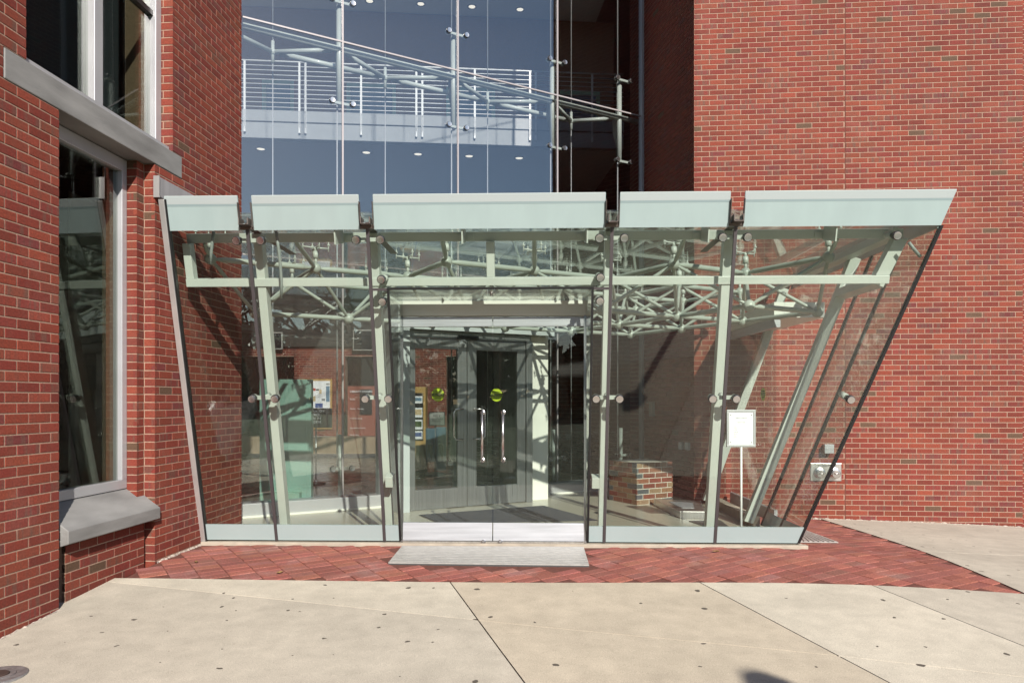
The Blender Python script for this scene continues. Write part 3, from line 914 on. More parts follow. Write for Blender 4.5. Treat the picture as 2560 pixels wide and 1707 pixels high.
# ================================================================= ATRIUM GLASS WALL
aw = thing('atrium_glass_wall', 'tall point-fixed glass wall with steel cable truss above the entrance', 'glass wall', GW(2, 0))
GT = 14.5
tj = [gtz(857, 300)[0], gtz(1145, 300)[0], gtz(1394, 300)[0]]
edges = [-1.2] + tj + [GLEN]
zrows = [.16, 3.05, ZJ, 8.6, 11.5, GT]
for i in range(len(edges) - 1):
    for j in range(len(zrows) - 1):
        w0, w1, q0, q1 = edges[i] + .006, edges[i + 1] - .006, zrows[j] + .006, zrows[j + 1] - .006
        e_ = [random.uniform(-.004, .004) for _ in range(3)]; e_.append(e_[0] + e_[2] - e_[1])
        MB().prism([GW(w0, q0, e_[0]), GW(w1, q0, e_[1]), GW(w1, q1, e_[2]), GW(w0, q1, e_[3])], GP * .014).build('pane', 'atrium_glass', aw)
for t in tj: MB().box(GW(t - .010, .16, -.004), GD * .020, GP * .02, ZH * (GT - .16)).build('joint_seal', 'joint_grey', aw)
for z in zrows[1:-1]: MB().box(GW(-1.2, z - .009, -.003), GD * (GLEN + 1.2), GP * .02, ZH * .018).build('joint_seal', 'joint_grey', aw)
MB().box(GW(-1.2, -.02, -.10), GD * (GLEN + 1.2), GP * .24, ZH * .175).build('sill_rail', 'aluminium', aw, .005)
MB().box(GW(-1.2, 0, -.13), GD * (GLEN + 1.2), GP * .03, ZH * .02).build('threshold_strip', 'soffit_white', aw)
MB().box(GW(GLEN - .03, 0, -.03), GD * .05, GP * .08, ZH * GT).build('edge_trim', 'aluminium', aw)
# spider fittings
def spider(parent, c, ax, nrm, w, up=ZH, m1='green_steel', r=.034, dz=0):
    """pair of discs either side of a joint on an arm; nrm points out of the glass to the viewer"""
    ax, nrm = unit(ax), unit(nrm)
    arm = MB().box(c - ax * (w + .012) - up * .016 - nrm * .070, ax * (2 * w + .024), up * .032, nrm * .026)
    for s in (-1, 1): arm.tube(c + ax * s * w - nrm * .075, c + ax * s * w - nrm * .030, .030, .030, 12)
    arm.tube(c - nrm * .16, c - nrm * .05, .020, .020, 10)
    a = arm.build('spider_arm', m1, parent, 0)
    for s in (-1, 1):
        p = c + ax * s * w
        MB().lathe(p - nrm * .032, nrm, [(r * 1.12, 0), (r * 1.12, .036), (r * 1.05, .038)], 20).build('washer', 'black_seal', a)
        MB().lathe(p, nrm, [(r, 0), (r, .010), (r * .93, .014), (r * .60, .013), (r * .001, .0125)], 20).build('disc', 'chrome', a)
    return a
# verticals, truss, rods
zt = ZJ - .045
back_u = [(682, 122), (963, 196), (1219, 258), (1428, 305)]
bt = []
DB = .62
for u, v in back_u: bt.append(gtz(u, v, DB)[0])
for t in tj + [GLEN - .35]:
    zmid = ZJ - .12
    MB().tube(GW(t, zmid - .62, .14), GW(t, zmid + .62, .14), .040, .040, 14).build('strut', 'green_steel', aw)
    MB().prism([GW(t - .006, zmid - .45, .17), GW(t - .006, zmid - .1, .30), GW(t - .006, zmid + .1, .30), GW(t - .006, zmid + .3, .17)], GD * .012).build('gusset', 'green_steel', aw)
    for z in (zmid + .63, zmid - .63):
        spider(aw, GW(t, z), GD, -GP, .13)
    for z in (3.05 - .05, .50):
        spider(aw, GW(t, z), GD, -GP, .12)
    MB().tube(GW(t - .03, zmid + .62, .14), GW(t - .03, GT, .14), .009, .009, 8).build('cable', 'cable_light', aw)
    MB().tube(GW(t - .03, .5, .14), GW(t - .03, zmid - .62, .14), .009, .009, 8).build('cable', 'cable_light', aw)
    MB().tube(GW(t, .16, .10), GW(t, .92, .10), .030, .030, 10).build('strut', 'green_steel', aw)
MB().tube(GW(-.9, zt, .13), GW(GLEN, zt, .13), .042, .042, 14).build('truss_chord', 'green_steel', aw)
fr = [-.45] + tj + [GLEN - .35]
for i, t in enumerate(bt):
    nb = GW(t, zt, DB)
    for q in (fr[i], fr[i + 1] if i + 1 < len(fr) else None):
        if q is None: continue
        a = GW(q, zt, .14); d = nb - a
        MB().tube(a + d * .12, nb, .030, .030, 12).build('truss_web', 'green_steel', aw)
    if i + 1 < len(bt):
        a, b = nb, GW(bt[i + 1], zt, DB)
        MB().tube(a + (b - a) * .06, b - (b - a) * .06, .034, .034, 12).build('truss_chord', 'green_steel', aw)
    MB().sphere(nb, .045).tube(nb - ZH * .14, nb + ZH * .14, .022, .022, 10).build('truss_node', 'green_steel', aw)
    MB().tube(nb - ZH * 0 + ZH * .1, V(nb[0], nb[1], GT), .007, .007, 8).build('cable', 'cable_light', aw)
    MB().tube(V(nb[0], nb[1], 0), nb - ZH * .1, .007, .007, 8).build('cable', 'cable_light', aw)

# ================================================================= ATRIUM INTERIOR
def L2(a, b): return GW(a, 0, b)[:2]
lob = thing('lobby', 'dim library lobby and balcony hall seen behind the tall glass', 'lobby', GW(3, 0, 6))
Q = lambda u, v, d: dep(u, v, d)
def cbx(parent, name, u0, v0, u1, v1, d, th, m_, bev=0):
    """box facing the camera covering photo rect at depth d, thickness th away from camera"""
    a, b, c = Q(u0, v1, d), Q(u1, v1, d), Q(u0, v0, d)
    return MB().box(a, b - a, c - a, FWD * th).build(name, m_, parent, bev)
MB().prism([GW(-12, -.06, .03), GW(GLEN, -.06, .03), RE + ZH * -.06 + V(.3, .3, 0), V(9.8, 11.2, -.06), V(9.8, 31.8, -.06), V(-15.8, 31.8, -.06)], ZH * .05).build('floor_slab', 'lobby_floor', lob)
# outer shell: side and back walls, roof
m = MB()
m.cbox(-16, -15.8, 8, 32, 0, 16)
m.cbox(9.8, 10, 10.4, 32, 0, 16)
m.cbox(-16, 10, 31.8, 32, 0, 16)
m.cbox(-15.8, XL - 3.6, 7.62, 7.8, 0, 16)
m.cbox(xr1 + .2, 10, 10.5, 10.6, 0, 16)
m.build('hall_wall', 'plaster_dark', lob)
m = MB(); m.prism([GW(-13, 14.6, .2), GW(GLEN + .3, 14.6, .2), V(10, 14, 14.6), V(10, 32, 14.6), V(-16, 32, 14.6)], ZH * .3).build('hall_roof', 'plaster_mid', lob)
# --- ground floor brick wall far back with openings
DBK = 21.0
def bx(u): return Q(u, 1000, DBK)
bz = lambda v: Q(0, v, DBK)[2]
ox = np.dot(bx(0), RGT)
BK0 = FWD * DBK
def s_of(u): return (u - CX) / FPX * DBK
zt_ = bz(867)
ow = [(s_of(640), s_of(735)), (s_of(863), s_of(945))]
def spans_b(z):
    if z < bz(891): return [(s_of(735), s_of(863)), (s_of(1020), s_of(1116))]
    return [(s_of(560), s_of(945)), (s_of(1020), s_of(1180))]
bitems = courses(BK0 + 0, RGT, 0, zt_, lambda z: spans_b(z), .0)
lay(lob, bitems, BVAR, BL_, 300, 'brick', lambda p: 0, 'brick')
m = MB()
for a, b, za, zb_ in ((s_of(735), s_of(863), 0, bz(891)), (s_of(1020), s_of(1116), 0, bz(891)), (s_of(560), s_of(945), bz(891), zt_), (s_of(1020), s_of(1180), bz(891), zt_)):
    m.box(BK0 + RGT * a + ZH * za + FWD * rc, RGT * (b - a), FWD * .3, ZH * (zb_ - za))
m.build('mortar_wall', 'mortar', lob)
# lintel soldiers over openings are part of the wall above; upper storey dark band with window frames
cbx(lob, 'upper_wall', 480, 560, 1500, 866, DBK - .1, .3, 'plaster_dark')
for u0, v0, u1, v1 in ((660, 830, 706, 873), (882, 824, 945, 876)):
    w = cbx(lob, 'window_frame', u0, v0, u1, v1, DBK - .18, .05, 'plaster_mid')
    cbx(lob, 'window_pane', u0 + 3, v0 + 3, u1 - 3, v1 - 3, DBK - .19, .01, 'window_dark')
cbx(lob, 'counter', 560, 1092, 1010, 1140, 18.5, .6, 'counter', .02)
MB().box(Q(560, 1140, 17.3) * V(1, 1, 0), RGT * 4.2, FWD * 1.0, ZH * .012).build('carpet', 'carpet', lob)
cbx(lob, 'hours_panel', 869, 965, 945, 1113, DBK - 1.2, .06, 'sign_red')
cbx(lob, 'hours_screen', 899, 973, 930, 1036, DBK - 1.23, .02, 'board_black')
def ptext(body, u, v, d, hpx, parent, m_='paper', align='CENTER'):
    return text('lettering', body, hpx / FPX * d * 1.38, Q(u, v, d), RGT, ZH, m_, parent, align)
ptext('LIBRARY HOURS', 875, 981, DBK - 1.27, 5.5, lob, 'paper', 'LEFT')
for v, s in ((999, 'Sunday'), (1023, 'Monday - Thursday'), (1047, 'Friday & Saturday'), (1071, 'Special Hours Posted'), (1088, 'No Smoking'), (1095, 'No Pets Allowed')):
    ptext(s, 875, v, DBK - 1.27, 3.2, lob, 'paper', 'LEFT')
# --- balcony bridge with railings, brick wall and windows behind it, ceilings with downlights
DD = 17.0
def bl(u, v, d=DD): return Q(u, v, d)
# the bridge edge recedes slightly to the right
bA, bB = Q(430, 275, 16.6), Q(1560, 297, 17.5)
zd = (bA[2] + bB[2]) / 2
bA[2] = bB[2] = zd
bdir = unit(bB - bA); bin_ = V(-bdir[1], bdir[0], 0); blen = np.linalg.norm(bB - bA)
MB().box(bA - ZH * .26, bdir * blen, bin_ * .18, ZH * .26).build('balcony_edge', 'balcony_stone', lob, .01)
MB().box(bA - ZH * .64 + bin_ * .03, bdir * blen, bin_ * .15, ZH * .365).build('balcony_fascia', 'balcony_stone', lob, .01)
MB().box(bA - ZH * .45 + bin_ * .18, bdir * blen, bin_ * 3.4, ZH * .40).build('balcony_floor', 'plaster_mid', lob)
MB().box(bA - ZH * .66 + bin_ * .185 - bdir * 3, bdir * (blen + 3), bin_ * 13, ZH * .10).build('soffit', 'ceiling', lob)
MB().box(bA + ZH * 4.1 + bin_ * .2 - bdir * 3, bdir * (blen + 3), bin_ * 11, ZH * .2).build('soffit', 'ceiling', lob)
def tb(u): # along bridge for photo column
    p = onpl(u, 280, bA, bin_); return np.dot(p - bA, bdir)
wallO = bA + bin_ * 3.3
tw = lambda u, v=250: np.dot(onpl(u, v, wallO, bin_) - wallO, bdir)
bwin = [(tw(655), tw(735)), (tw(866), tw(990)), (tw(1116), tw(1238)), (tw(1400), tw(1500))]
zw0, zw1 = zd + .0, zd + 2.12
segs = [-.5] + [q for w in bwin for q in w] + [blen + .5]
wi = courses(wallO, bdir, zd, zd + 4.05, lambda z: [(segs[i], segs[i + 1]) for i in range(0, len(segs), 2)] if z < zw1 else [(-.5, blen + .5)], 0)
lay(lob, wi, BVAR, BL_, 0, 'brick', lambda p: 0, 'brick')
m = MB()
for i in range(0, len(segs), 2): m.box(wallO + bdir * segs[i] + bin_ * rc + ZH * zd * 0, bdir * (segs[i + 1] - segs[i]), bin_ * .3, ZH * (zw1 - zd))
m.box(wallO - bdir * .5 + bin_ * rc + ZH * (zw1 - zd), bdir * (blen + 1), bin_ * .3, ZH * 1.95)
m.build('mortar_wall', 'mortar', lob)
for a, b in bwin:
    m = MB(); w_ = .10
    m.box(wallO + bdir * a, bdir * w_, bin_ * .12, ZH * (zw1 - zd)).box(wallO + bdir * (b - w_), bdir * w_, bin_ * .12, ZH * (zw1 - zd))
    m.box(wallO + bdir * (a + w_) + ZH * (zw1 - zd - .12), bdir * (b - a - 2 * w_), bin_ * .12, ZH * .12)
    m.build('window_frame', 'teal_light', lob)
    MB().box(wallO + bdir * (a + w_) + bin_ * .08, bdir * (b - a - 2 * w_), bin_ * .02, ZH * (zw1 - zd - .12)).build('window_pane', 'sky_blue_card', lob)
posts = [tb(u) for u in (612, 749, 764, 903, 1041, 1056, 1187, 1325, 1339, 1480)]
for t in posts:
    p = bA + bdir * t - bin_ * .03
    MB().box(p - bdir * .022 - ZH * .02, bdir * .045, bin_ * .03, ZH * 1.12).box(p - bdir * .018 - ZH * .45, bdir * .012, bin_ * .02, ZH * .43).box(p + bdir * .008 - ZH * .45, bdir * .012, bin_ * .02, ZH * .43).box(p - bdir * .02 - ZH * .52, bdir * .042, bin_ * .03, ZH * .12).build('rail_post', 'white_paint', lob)
for k in range(11):
    z = .06 + k * .105
    MB().tube(bA - bin_ * .015 + bdir * .02 + ZH * z, bA - bin_ * .015 + bdir * (blen - .02) + ZH * z, .011 if k < 10 else .020, None, 8).build('rail_bar', 'white_paint', lob)
for row, zz, us in ((0, -.664, ((652, 372), (916, 381), (1045, 385), (1173, 390), (1298, 395))), (1, 4.096, ((924, 3), (1052, 10), (1180, 17), (1300, 24)))):
    for u, v in us:
        c = onZ(u, v, zd + zz)
        MB().lathe(c, -ZH, [(.13, -.02), (.13, .012), (.10, .016), (.095, -.015), (.001, -.015)], 20).build('downlight', 'dull_tan', lob)
        MB().lathe(c - ZH * .004, -ZH, [(.09, 0), (.09, .004), (.001, .004)], 16).build('lamp_lens', 'lamp_lens', lob)
# dark brick side wall deep on the right, with stone-silled windows
m = MB(); sw0 = GW(GLEN + .0, 0, .30); sdir = unit(V(.20, .98, 0))
SWl = 10
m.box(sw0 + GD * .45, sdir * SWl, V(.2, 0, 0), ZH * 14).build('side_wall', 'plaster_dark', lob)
# kiosk, signs, racks in the lobby -------------------------------------------------
ko = Q(700, 1000, 9.55) * V(1, 1, 0)
kk = thing('info_panel', 'tall teal upright information panel standing behind the glass', 'panel', ko)
a, b = Q(648.6, 948, 9.55), Q(767, 948, 9.55)
kw = b - a
MB().box(V(a[0], a[1], .02), kw, FWD * .10, ZH * (a[2] - .02)).build('board', 'teal', kk, .006)
MB().box(V(b[0], b[1], .02) + kw * .002, kw * .09, FWD * .10, ZH * (a[2] - .02)).build('edge_panel', 'teal', kk)
MB().box(V(a[0], a[1], .0) + kw * .08 - FWD * .12, kw * .82, FWD * .119, ZH * .16).build('plinth', 'teal_light', kk, .004)
of = Q(790, 1000, 11.95)
oo = thing('stand_sign', 'black letter board stand with white lettering beside the teal panel', 'sign', of * V(1, 1, 0))
dS = 11.95
a, b = Q(740, 1069.6, dS), Q(829.6, 1069.6, dS); c = Q(740, 1020, dS)
MB().box(a, b - a, c - a, FWD * .03).build('board', 'board_black', oo, .02)
MB().tube(V(of[0], of[1], .02), V(of[0], of[1], a[2]), .012).build('pole', 'chrome', oo)
MB().lathe(V(of[0], of[1], 0), ZH, [(.16, 0), (.16, .012), (.03, .03), (.02, .05)], 28).build('foot', 'chrome', oo)
for s, v in (('OFFICER  ON', 1030), ('PATROL', 1039.5), ('SIGN  IN', 1048), ('AT  DESK', 1057)):
    text('lettering', s, .054, Q(786, v, dS - .003), RGT, ZH, 'paper', oo)
nb_ = thing('notice_board', 'yellow framed notice board with white posters on the lobby brick', 'board', Q(790, 1040, DBK - .05))
cbx(nb_, 'frame', 748, 947, 830, 1072, DBK - .06, .05, 'wood')
cbx(nb_, 'sheet', 755, 952, 825, 1066, DBK - .07, .008, 'paper')
for r_ in ((783, 970, 789, 977, 'print_red'), (790, 972, 797, 976, 'print_dark'), (781, 972, 786, 975, 'print_red'), (798, 973, 804, 984, 'print_tan'), (782, 990, 789, 1003, 'print_tan'), (788, 1008, 807, 1019, 'print_blue'), (815, 958, 824, 962, 'print_grey'), (815, 965, 824, 1004, 'sky_blue_card'), (804, 996, 813, 1002, 'print_grey')):
    cbx(nb_, 'print', *r_[:4], DBK - .073, .002, r_[4])
# wood brochure rack, help sign, umbrella-bag stand behind the inner doors
wr = thing('brochure_rack', 'golden wood brochure rack with small printed cards behind the doors', 'rack', Q(1048, 1180, 14.5) * V(1, 1, 0))
dw = 14.3
fl = Q(1000, 1000, dw)
a, b = Q(1000, 1000, dw), Q(1064, 1000, dw); zt2 = Q(0, 967, dw)[2]
MB().box(V(a[0], a[1], 0), b - a, FWD * .35, ZH * zt2).build('body', 'wood', wr, .01)
cbx(wr, 'recess', 1000, 982, 1058, 1101, dw - .01, .02, 'board_black')
for k, (v0, v1) in enumerate(((990, 1008), (1019, 1043), (1049, 1073), (1077, 1097))):
    cbx(wr, 'card', 1036, v0, 1056, v1, dw - .02, .008, 'paper')
    cbx(wr, 'print', 1038, v0 + 4, 1054, v1 - 6, dw - .022, .001, ('sky_blue_card', 'print_tan', 'grass', 'print_blue')[k])
us = thing('umbrella_bag_stand', 'pair of blue umbrella bag holders under a framed HELP sign', 'stand', Q(1090, 1180, 13.2) * V(1, 1, 0))
dU = 13.2
cbx(us, 'sign_frame', 1072, 1029, 1113, 1064, dU, .02, 'board_black')
cbx(us, 'sign_face', 1074, 1031, 1111, 1062, dU - .004, .003, 'plaster_mid')
text('lettering', 'HELP', .062, Q(1092, 1042, dU - .006), RGT, ZH, 'print_dark', us)
text('lettering', 'Keep our Lobby', .034, Q(1092, 1048.5, dU - .006), RGT, ZH, 'print_dark', us)
text('lettering', 'Floors Dry', .034, Q(1092, 1053.5, dU - .006), RGT, ZH, 'print_dark', us)
for u0, u1, v0, v1 in ((1064, 1087, 1070, 1155), (1089, 1115, 1067, 1176)):
    cbx(us, 'bag_holder', u0, v0, u1, v1, dU + .02, .10, 'sky_blue_card', .02)
    um = Q((u0 + u1) / 2, 1100, dU + .012); 
    MB().lathe(Q((u0 + u1) / 2, 1108, dU + .010), V(.1, 0, -1), [(.004, 0), (.05, .02), (.035, .15), (.004, .30)], 6).build('umbrella_print', 'print_dark', us)
pu = Q(1088, 1000, dU + .06)
MB().tube(V(pu[0], pu[1], .01), V(pu[0], pu[1], 1.12), .015).lathe(V(pu[0], pu[1], 0), ZH, [(.20, 0), (.20, .02), (.03, .06)], 24).build('pole', 'pole_grey', us)

# ================================================================= VESTIBULE
vs = thing('glass_vestibule', 'outward leaning glass entrance vestibule with pale green steel frame and frosted bands', 'entrance', BL + E1 * 2.8)
MA = [.725, 1.766, 3.855, 4.895]
HB, HT, HF = 2.813, 3.088, .165
AL, ARb = .03, 5.66
def ar(h): return 5.66 + (6.683 - 5.66) * h / 3.078      # raked right edge
def fpoly(name, ahs, d0, d1, m_, parent=vs, bev=0):
    return MB().prism([FP(a, h, d0) for a, h in ahs], -NF * (d1 - d0)).build(name, m_, parent, bev)
g = .007
JLa, JRa = 1.917, 3.700
HO = 2.315
# parapet panels (notched for the scupper channels)
cols = [(AL, MA[0]), (MA[0], MA[1]), (MA[1], MA[2]), (MA[2], MA[3]), (MA[3], None)]
nw, nh = .060, 2.868
for i, (a, b) in enumerate(cols):
    pts = []
    a0 = a + (g if i else 0)
    if i: pts += [(a0, HB), (a0, nh), (a + nw, nh), (a + nw, HT)]
    else: pts += [(a0, HB), (a0, HT)]
    if b is not None: pts += [(b - nw, HT), (b - nw, nh), (b - g, nh), (b - g, HB)]
    else: pts += [(ar(HT), HT), (ar(HB), HB)]
    pan = fpoly('parapet_panel', pts, .0, .014, 'frosted')
    a1 = a0 if not i else a + nw; b1 = (b - nw) if b is not None else ar(3.03)
    fpoly('backlit_strip', [(a1 + .003, 3.026), (b1 - .003, 3.026), ((b1 - .003) if b is not None else ar(HT) - .004, HT - .002), (a1 + .003, HT - .002)], -.0012, .0, 'frosted_top', pan)  # paler tint imitates light coming through the unbacked top of the panel
    fpoly('painted_upstand', [(a1 + .003, 3.008), (b1 - .006, 3.008), (b1 - .004, 3.0255), (a1 + .003, 3.0255)], -.0010, .0, 'upstand_shade', pan)  # dark strip painted on the face as the upstand's shadow showing through
    # pale polished top edge
    a1 = a0 if not i else a + nw; b1 = (b - nw) if b is not None else ar(HT)
    MB().box(FP(a1 + .002, HT, .000), E1 * (b1 - a1 - .004), -NF * .014, UPF * .006).build('panel_edge', 'frit_edge', pan)
# clear panes and frosted base
for i, (a, b) in enumerate(((AL, MA[0]), (MA[0], MA[1]), (MA[1], JLa), (JRa, MA[2]), (MA[2], MA[3]), (MA[3], None))):
    a0 = a + g
    if b is None: fpoly('glass_pane', [(a0, HF + .002), (ar(HF), HF + .002), (ar(HB), HB - .003), (a0, HB - .003)], .0, .014, 'clear_glass')
    elif i in (2, 3): fpoly('glass_pane', [(a0, HF + .002), (b - g, HF + .002), (b - g, HO), (a0, HO)], .0, .014, 'clear_glass')
    else: fpoly('glass_pane', [(a0, HF + .002), (b - g, HF + .002), (b - g, HB - .003), (a0, HB - .003)], .0, .014, 'clear_glass')
    fpoly('frosted_base_band', [(a0, .012), ((b - g) if b is not None else ar(.012), .012), ((b - g) if b is not None else ar(HF), HF), (a0, HF)], .0, .014, 'frosted_base')
fpoly('glass_pane', [(MA[1] + g, HO + .012), (MA[2] - g, HO + .012), (MA[2] - g, HB - .003), (MA[1] + g, HB - .003)], .0, .014, 'clear_glass', vs)
# dark joints
for a in MA: fpoly('joint_seal', [(a - .014, .008), (a + .014, .008), (a + .014, HB + .06), (a - .014, HB + .06)], -.006, .016, 'seal')
fpoly('joint_seal', [(ar(.01) - .004, .01), (ar(.01) + .022, .01), (ar(HB) + .022, HB), (ar(HB) - .004, HB)], -.004, .03, 'black_seal')
for a, s in ((JLa, 1), (JRa, -1)):
    fpoly('joint_seal', [(a - .010, .01), (a + .010, .01), (a + .010, HO), (a - .010, HO)], -.005, .018, 'black_seal')
fpoly('joint_seal', [(MA[1] + .014, HO - .008), (JLa - .010, HO - .008), (JLa - .010, HO + .012), (MA[1] + .014, HO + .012)], -.006, .018, 'seal')
fpoly('joint_seal', [(JRa + .010, HO - .008), (MA[2] - .014, HO - .008), (MA[2] - .014, HO + .012), (JRa + .010, HO + .012)], -.006, .018, 'seal')
fpoly('joint_seal', [(JLa - .010, HO - .002), (JRa + .010, HO - .002), (JRa + .010, HO + .018), (JLa - .010, HO + .018)], -.002, .020, 'black_seal')
# left trim against the brick
fpoly('edge_trim', [(-.012, .0), (.036, .0), (.036, HT - .02), (-.012, HT - .02)], -.022, .03, 'trim_silver', vs, .003)
fpoly('joint_seal', [(.036, .0), (.050, .0), (.050, HT - .02), (.036, HT - .02)], -.010, .03, 'black_seal', vs)
# scupper channels between the parapet panels
for a in MA:
    o = FP(a, nh - .030, 0)
    w = .040
    m = MB()
    n_ = NO
    m.box(o - E1 * w - n_ * .02, E1 * (2 * w), n_ * .115, ZH * .006)                      # tray
    for s in (-1, 1): m.box(o + E1 * (s * w) - E1 * (.006 if s > 0 else 0) - n_ * .02, E1 * .006, n_ * .115, ZH * .062)
    sc = m.build('scupper', 'bronze', vs, .002)
    m = MB()
    for s in (-1, 1):
        q = FP(a + s * (nw - .004), nh - .035, -.002)
        m.box(q - E1 * .003 - n_ * .012, E1 * .006, n_ * .040, UPF * .20)
    m.box(FP(a - nw, nh - .05, -.002) - n_ * .012, E1 * (2 * nw), n_ * .02, UPF * .03)
    m.build('scupper_cheek', 'bronze', sc, .002)
    MB().cbox(0, 0, 0, 0, 0, 0) if False else None
    MB().box(o - E1 * .034 - NO * 1.2 + ZH * .003, E1 * .068, NO * 1.18, ZH * .004).build('gutter', 'bronze', sc)
# --- steel frame behind the glass
DP = .21
def fbox(name, a0, a1, h0, h1, d0, d1, m_='green_steel', bev=.004, parent=vs):
    return MB().prism([FP(a0, h0, d0), FP(a1, h0, d0), FP(a1, h1, d0), FP(a0, h1, d0)], -NF * (d1 - d0)).build(name, m_, parent, bev)
for a in MA: fbox('post', a - .038, a + .038, .0, 2.78, DP, DP + .10)
bt0, bt1 = fah(1226, 604, DP)[1], fah(1226, 586, DP)[1]
bb0, bb1 = fah(1226, 714, DP - .012)[1], fah(1226, 694, DP - .012)[1]
aL, aLb = fah(453, 596, DP)[0], fah(466, 704, DP)[0]
aR, aRb = fah(2272, 594, DP)[0], fah(2222, 704, DP)[0]
segA = [aL] + MA + [aR]
fbox('beam', aL, aR, bt0, bt1 + .02, DP + .101, DP + .18)
fbox('beam', aLb, aRb, bb0, bb1, DP - .012, DP + .09)
fpoly('frame_end', [(aLb, bb1), (aLb + .07, bb1), (aL + .07, bt0), (aL, bt0)], DP, DP + .09, 'green_steel', vs, .004)
fpoly('frame_end', [(aRb - .12, bb1), (aRb, bb1), (aR, bt0), (aR - .12, bt0)], DP, DP + .09, 'green_steel', vs, .004)
am = fah(1226, 650, DP)[0]
fbox('post', am - .036, am + .036, bb1, bt0, DP, DP + .09)
for a in (fah(1160, 590, .2)[0], fah(1465, 590, .2)[0], fah(1760, 590, .2)[0], fah(2070, 590, .2)[0], fah(850, 590, .2)[0]):
    fbox('hanger_plate', a - .006, a + .006, bt0 - .01, HB - .005, .02, DP + .09, 'green_steel', 0)
    for s in (-1, 1): fbox('clip', a + s * .05 - .028, a + s * .05 + .028, bt0 + .01, bt1 + .0, DP + .085, DP + .10, 'green_steel', .002)
# --- glass fixings
hr = fah(1226, 596)[1]
for a in MA:
    spider(vs, FP(a, hr - .005), E1, NF, .105, UPF)
    spider(vs, FP(a, fah(1300, 997)[1]), E1, NF, .105, UPF)
def disc(a, h, parent=vs, r=.034):
    p = FP(a, h)
    w = MB().lathe(p - NF * .10, NF, [(.022, 0), (.022, .07), (r * 1.12, .071), (r * 1.12, .104)], 20).build('stud', 'black_seal', parent)
    MB().lathe(p, NF, [(r, 0), (r, .010), (r * .93, .014), (r * .6, .013), (.001, .0125)], 20).build('disc', 'chrome', w)
    MB().tube(p - NF * .20, p - NF * .09, .03, .03, 12).build('standoff', 'green_steel', w)
for u, v in ((953, 699), (1501, 694), (956, 755), (1500, 753), (2243, 589), (2127, 999)):
    disc(*fah(u, v))
for u, v in ((975, 1200), (1488, 1203)):   # clamp blocks at the door posts
    a, h = fah(u, v, .12)
    fbox('clamp', a - .035, a + .035, h - .05, h + .05, .06, .19)
# --- flashing on the left wall, roof glass
ztop = FP(0, HT)[2]
MB().cbox(XL + .0, XL + .035, onX(386, 470, XL)[1], ye - .01, ztop + .0, ztop + .17).build('flashing', 'flashing', vs, .004)
p = onX(386, 470, XL)
MB().cbox(XL - .002, XL + .05, p[1] - .012, p[1] - .001, ztop - .012, ztop + .172).build('flashing_end', 'trim_silver', vs)
ZRF = 2.955
rfA, rfB = FP(.06, 2.87, .03), FP(ar(2.87) - .05, 2.87, .03)
GA, GB = GW(np.dot(V(XL, ye, 0) - G0, GD) + .2, 0, -.06), GW(GLEN - .1, 0, -.06)
nR = 6
roofpoly_back = [GW(.2 + (GLEN - .35) * i / nR, ZRF + .04, -.05) for i in range(nR + 1)]
roofpoly_front = [rfA + (rfB - rfA) * i / nR for i in range(nR + 1)]
for i in range(nR):
    q = [V(*roofpoly_front[i][:2], ZRF), V(*roofpoly_front[i + 1][:2], ZRF), V(*roofpoly_back[i + 1][:2], ZRF), V(*roofpoly_back[i][:2], ZRF)]
    c = sum(q) / 4
    q = [c + (p_ - c) * .994 for p_ in q]
    MB().prism(q, ZH * .014).build('roof_pane', 'roof_glass', vs)
q = [V(*rfB[:2], ZRF), V(*roofpoly_back[-1][:2], ZRF), V(RC[0] + .02, YR - .03, ZRF), V(rfB[0] - .1, YR - .03, ZRF)]
MB().prism(q, ZH * .014).build('roof_pane', 'roof_glass', vs)
# small hanging flexible hoses
for pts in (((534, 579), (531, 600), (528, 630), (527, 661)), ((690, 577), (696, 620), (701, 665), (704, 710), (703, 745)), ((2272, 606), (2284, 622), (2301, 642))):
    MB().sweep([FP(*fah(u, v, .10), .10) for u, v in pts], .014, 8).build('hose', 'cable', vs)

# --- door portal, fascia, soffit
DO = .03
def DPt(a, z, d=0): return BL + E1 * a - NO * d + ZH * z        # vertical door plane (d inward)
def dah(u, v, d=0):
    P = onpl(u, v, BL - NO * d, NO); return np.dot(P - BL, E1), P[2]
dl, dr = dah(1007, 1000)[0], dah(1460, 1000)[0]
dm = (dl + dr) / 2 - .004
zdt = dah(1234, 792)[1]
zfa0, zfa1 = zdt + .012, dah(1234, 751)[1]
def dbox(name, a0, a1, z0, z1, d0, d1, m_, parent=vs, bev=0):
    return MB().box(DPt(a0, z0, d0), E1 * (a1 - a0), -NO * (d1 - d0), ZH * (z1 - z0)).build(name, m_, parent, bev)
dbox('fascia', dl - .03, dr + .03, zfa0, zfa1, 0, .10, 'fascia_cream', vs, .004)
sA = FP(JLa + .01, HO - .01, .02); sB = FP(JRa - .01, HO - .01, .02)
MB().prism([sA, sB, DPt(dr + .05, zfa1 + .002, 0), DPt(dl - .05, zfa1 + .002, 0)], ZH * .014).build('soffit_pane', 'clear_glass', vs)
sc_ = onpl(1229, 732, sA, unit(np.cross(sB - sA, DPt(dl, zfa1) - sA)))
MB().lathe(sc_ + ZH * .004, -ZH, [(.032, 0), (.032, .006), (.014, .012), (.012, .03), (.022, .032), (.001, .034)], 16).build('sprinkler', 'chrome', vs)
for a, e in ((JLa, dl - .012), (JRa, dr + .012)):
    P0_, P1_ = FP(a, .02, .012), FP(a, HO, .012)
    MB().prism([P0_, P1_, DPt(e, P1_[2], .0), DPt(e, .02, .0)], E1 * .012).build('cheek_pane', 'clear_glass', vs)
    dbox('jamb', e - .012, e + .012, 0, zfa0, 0, .03, 'door_steel', vs)
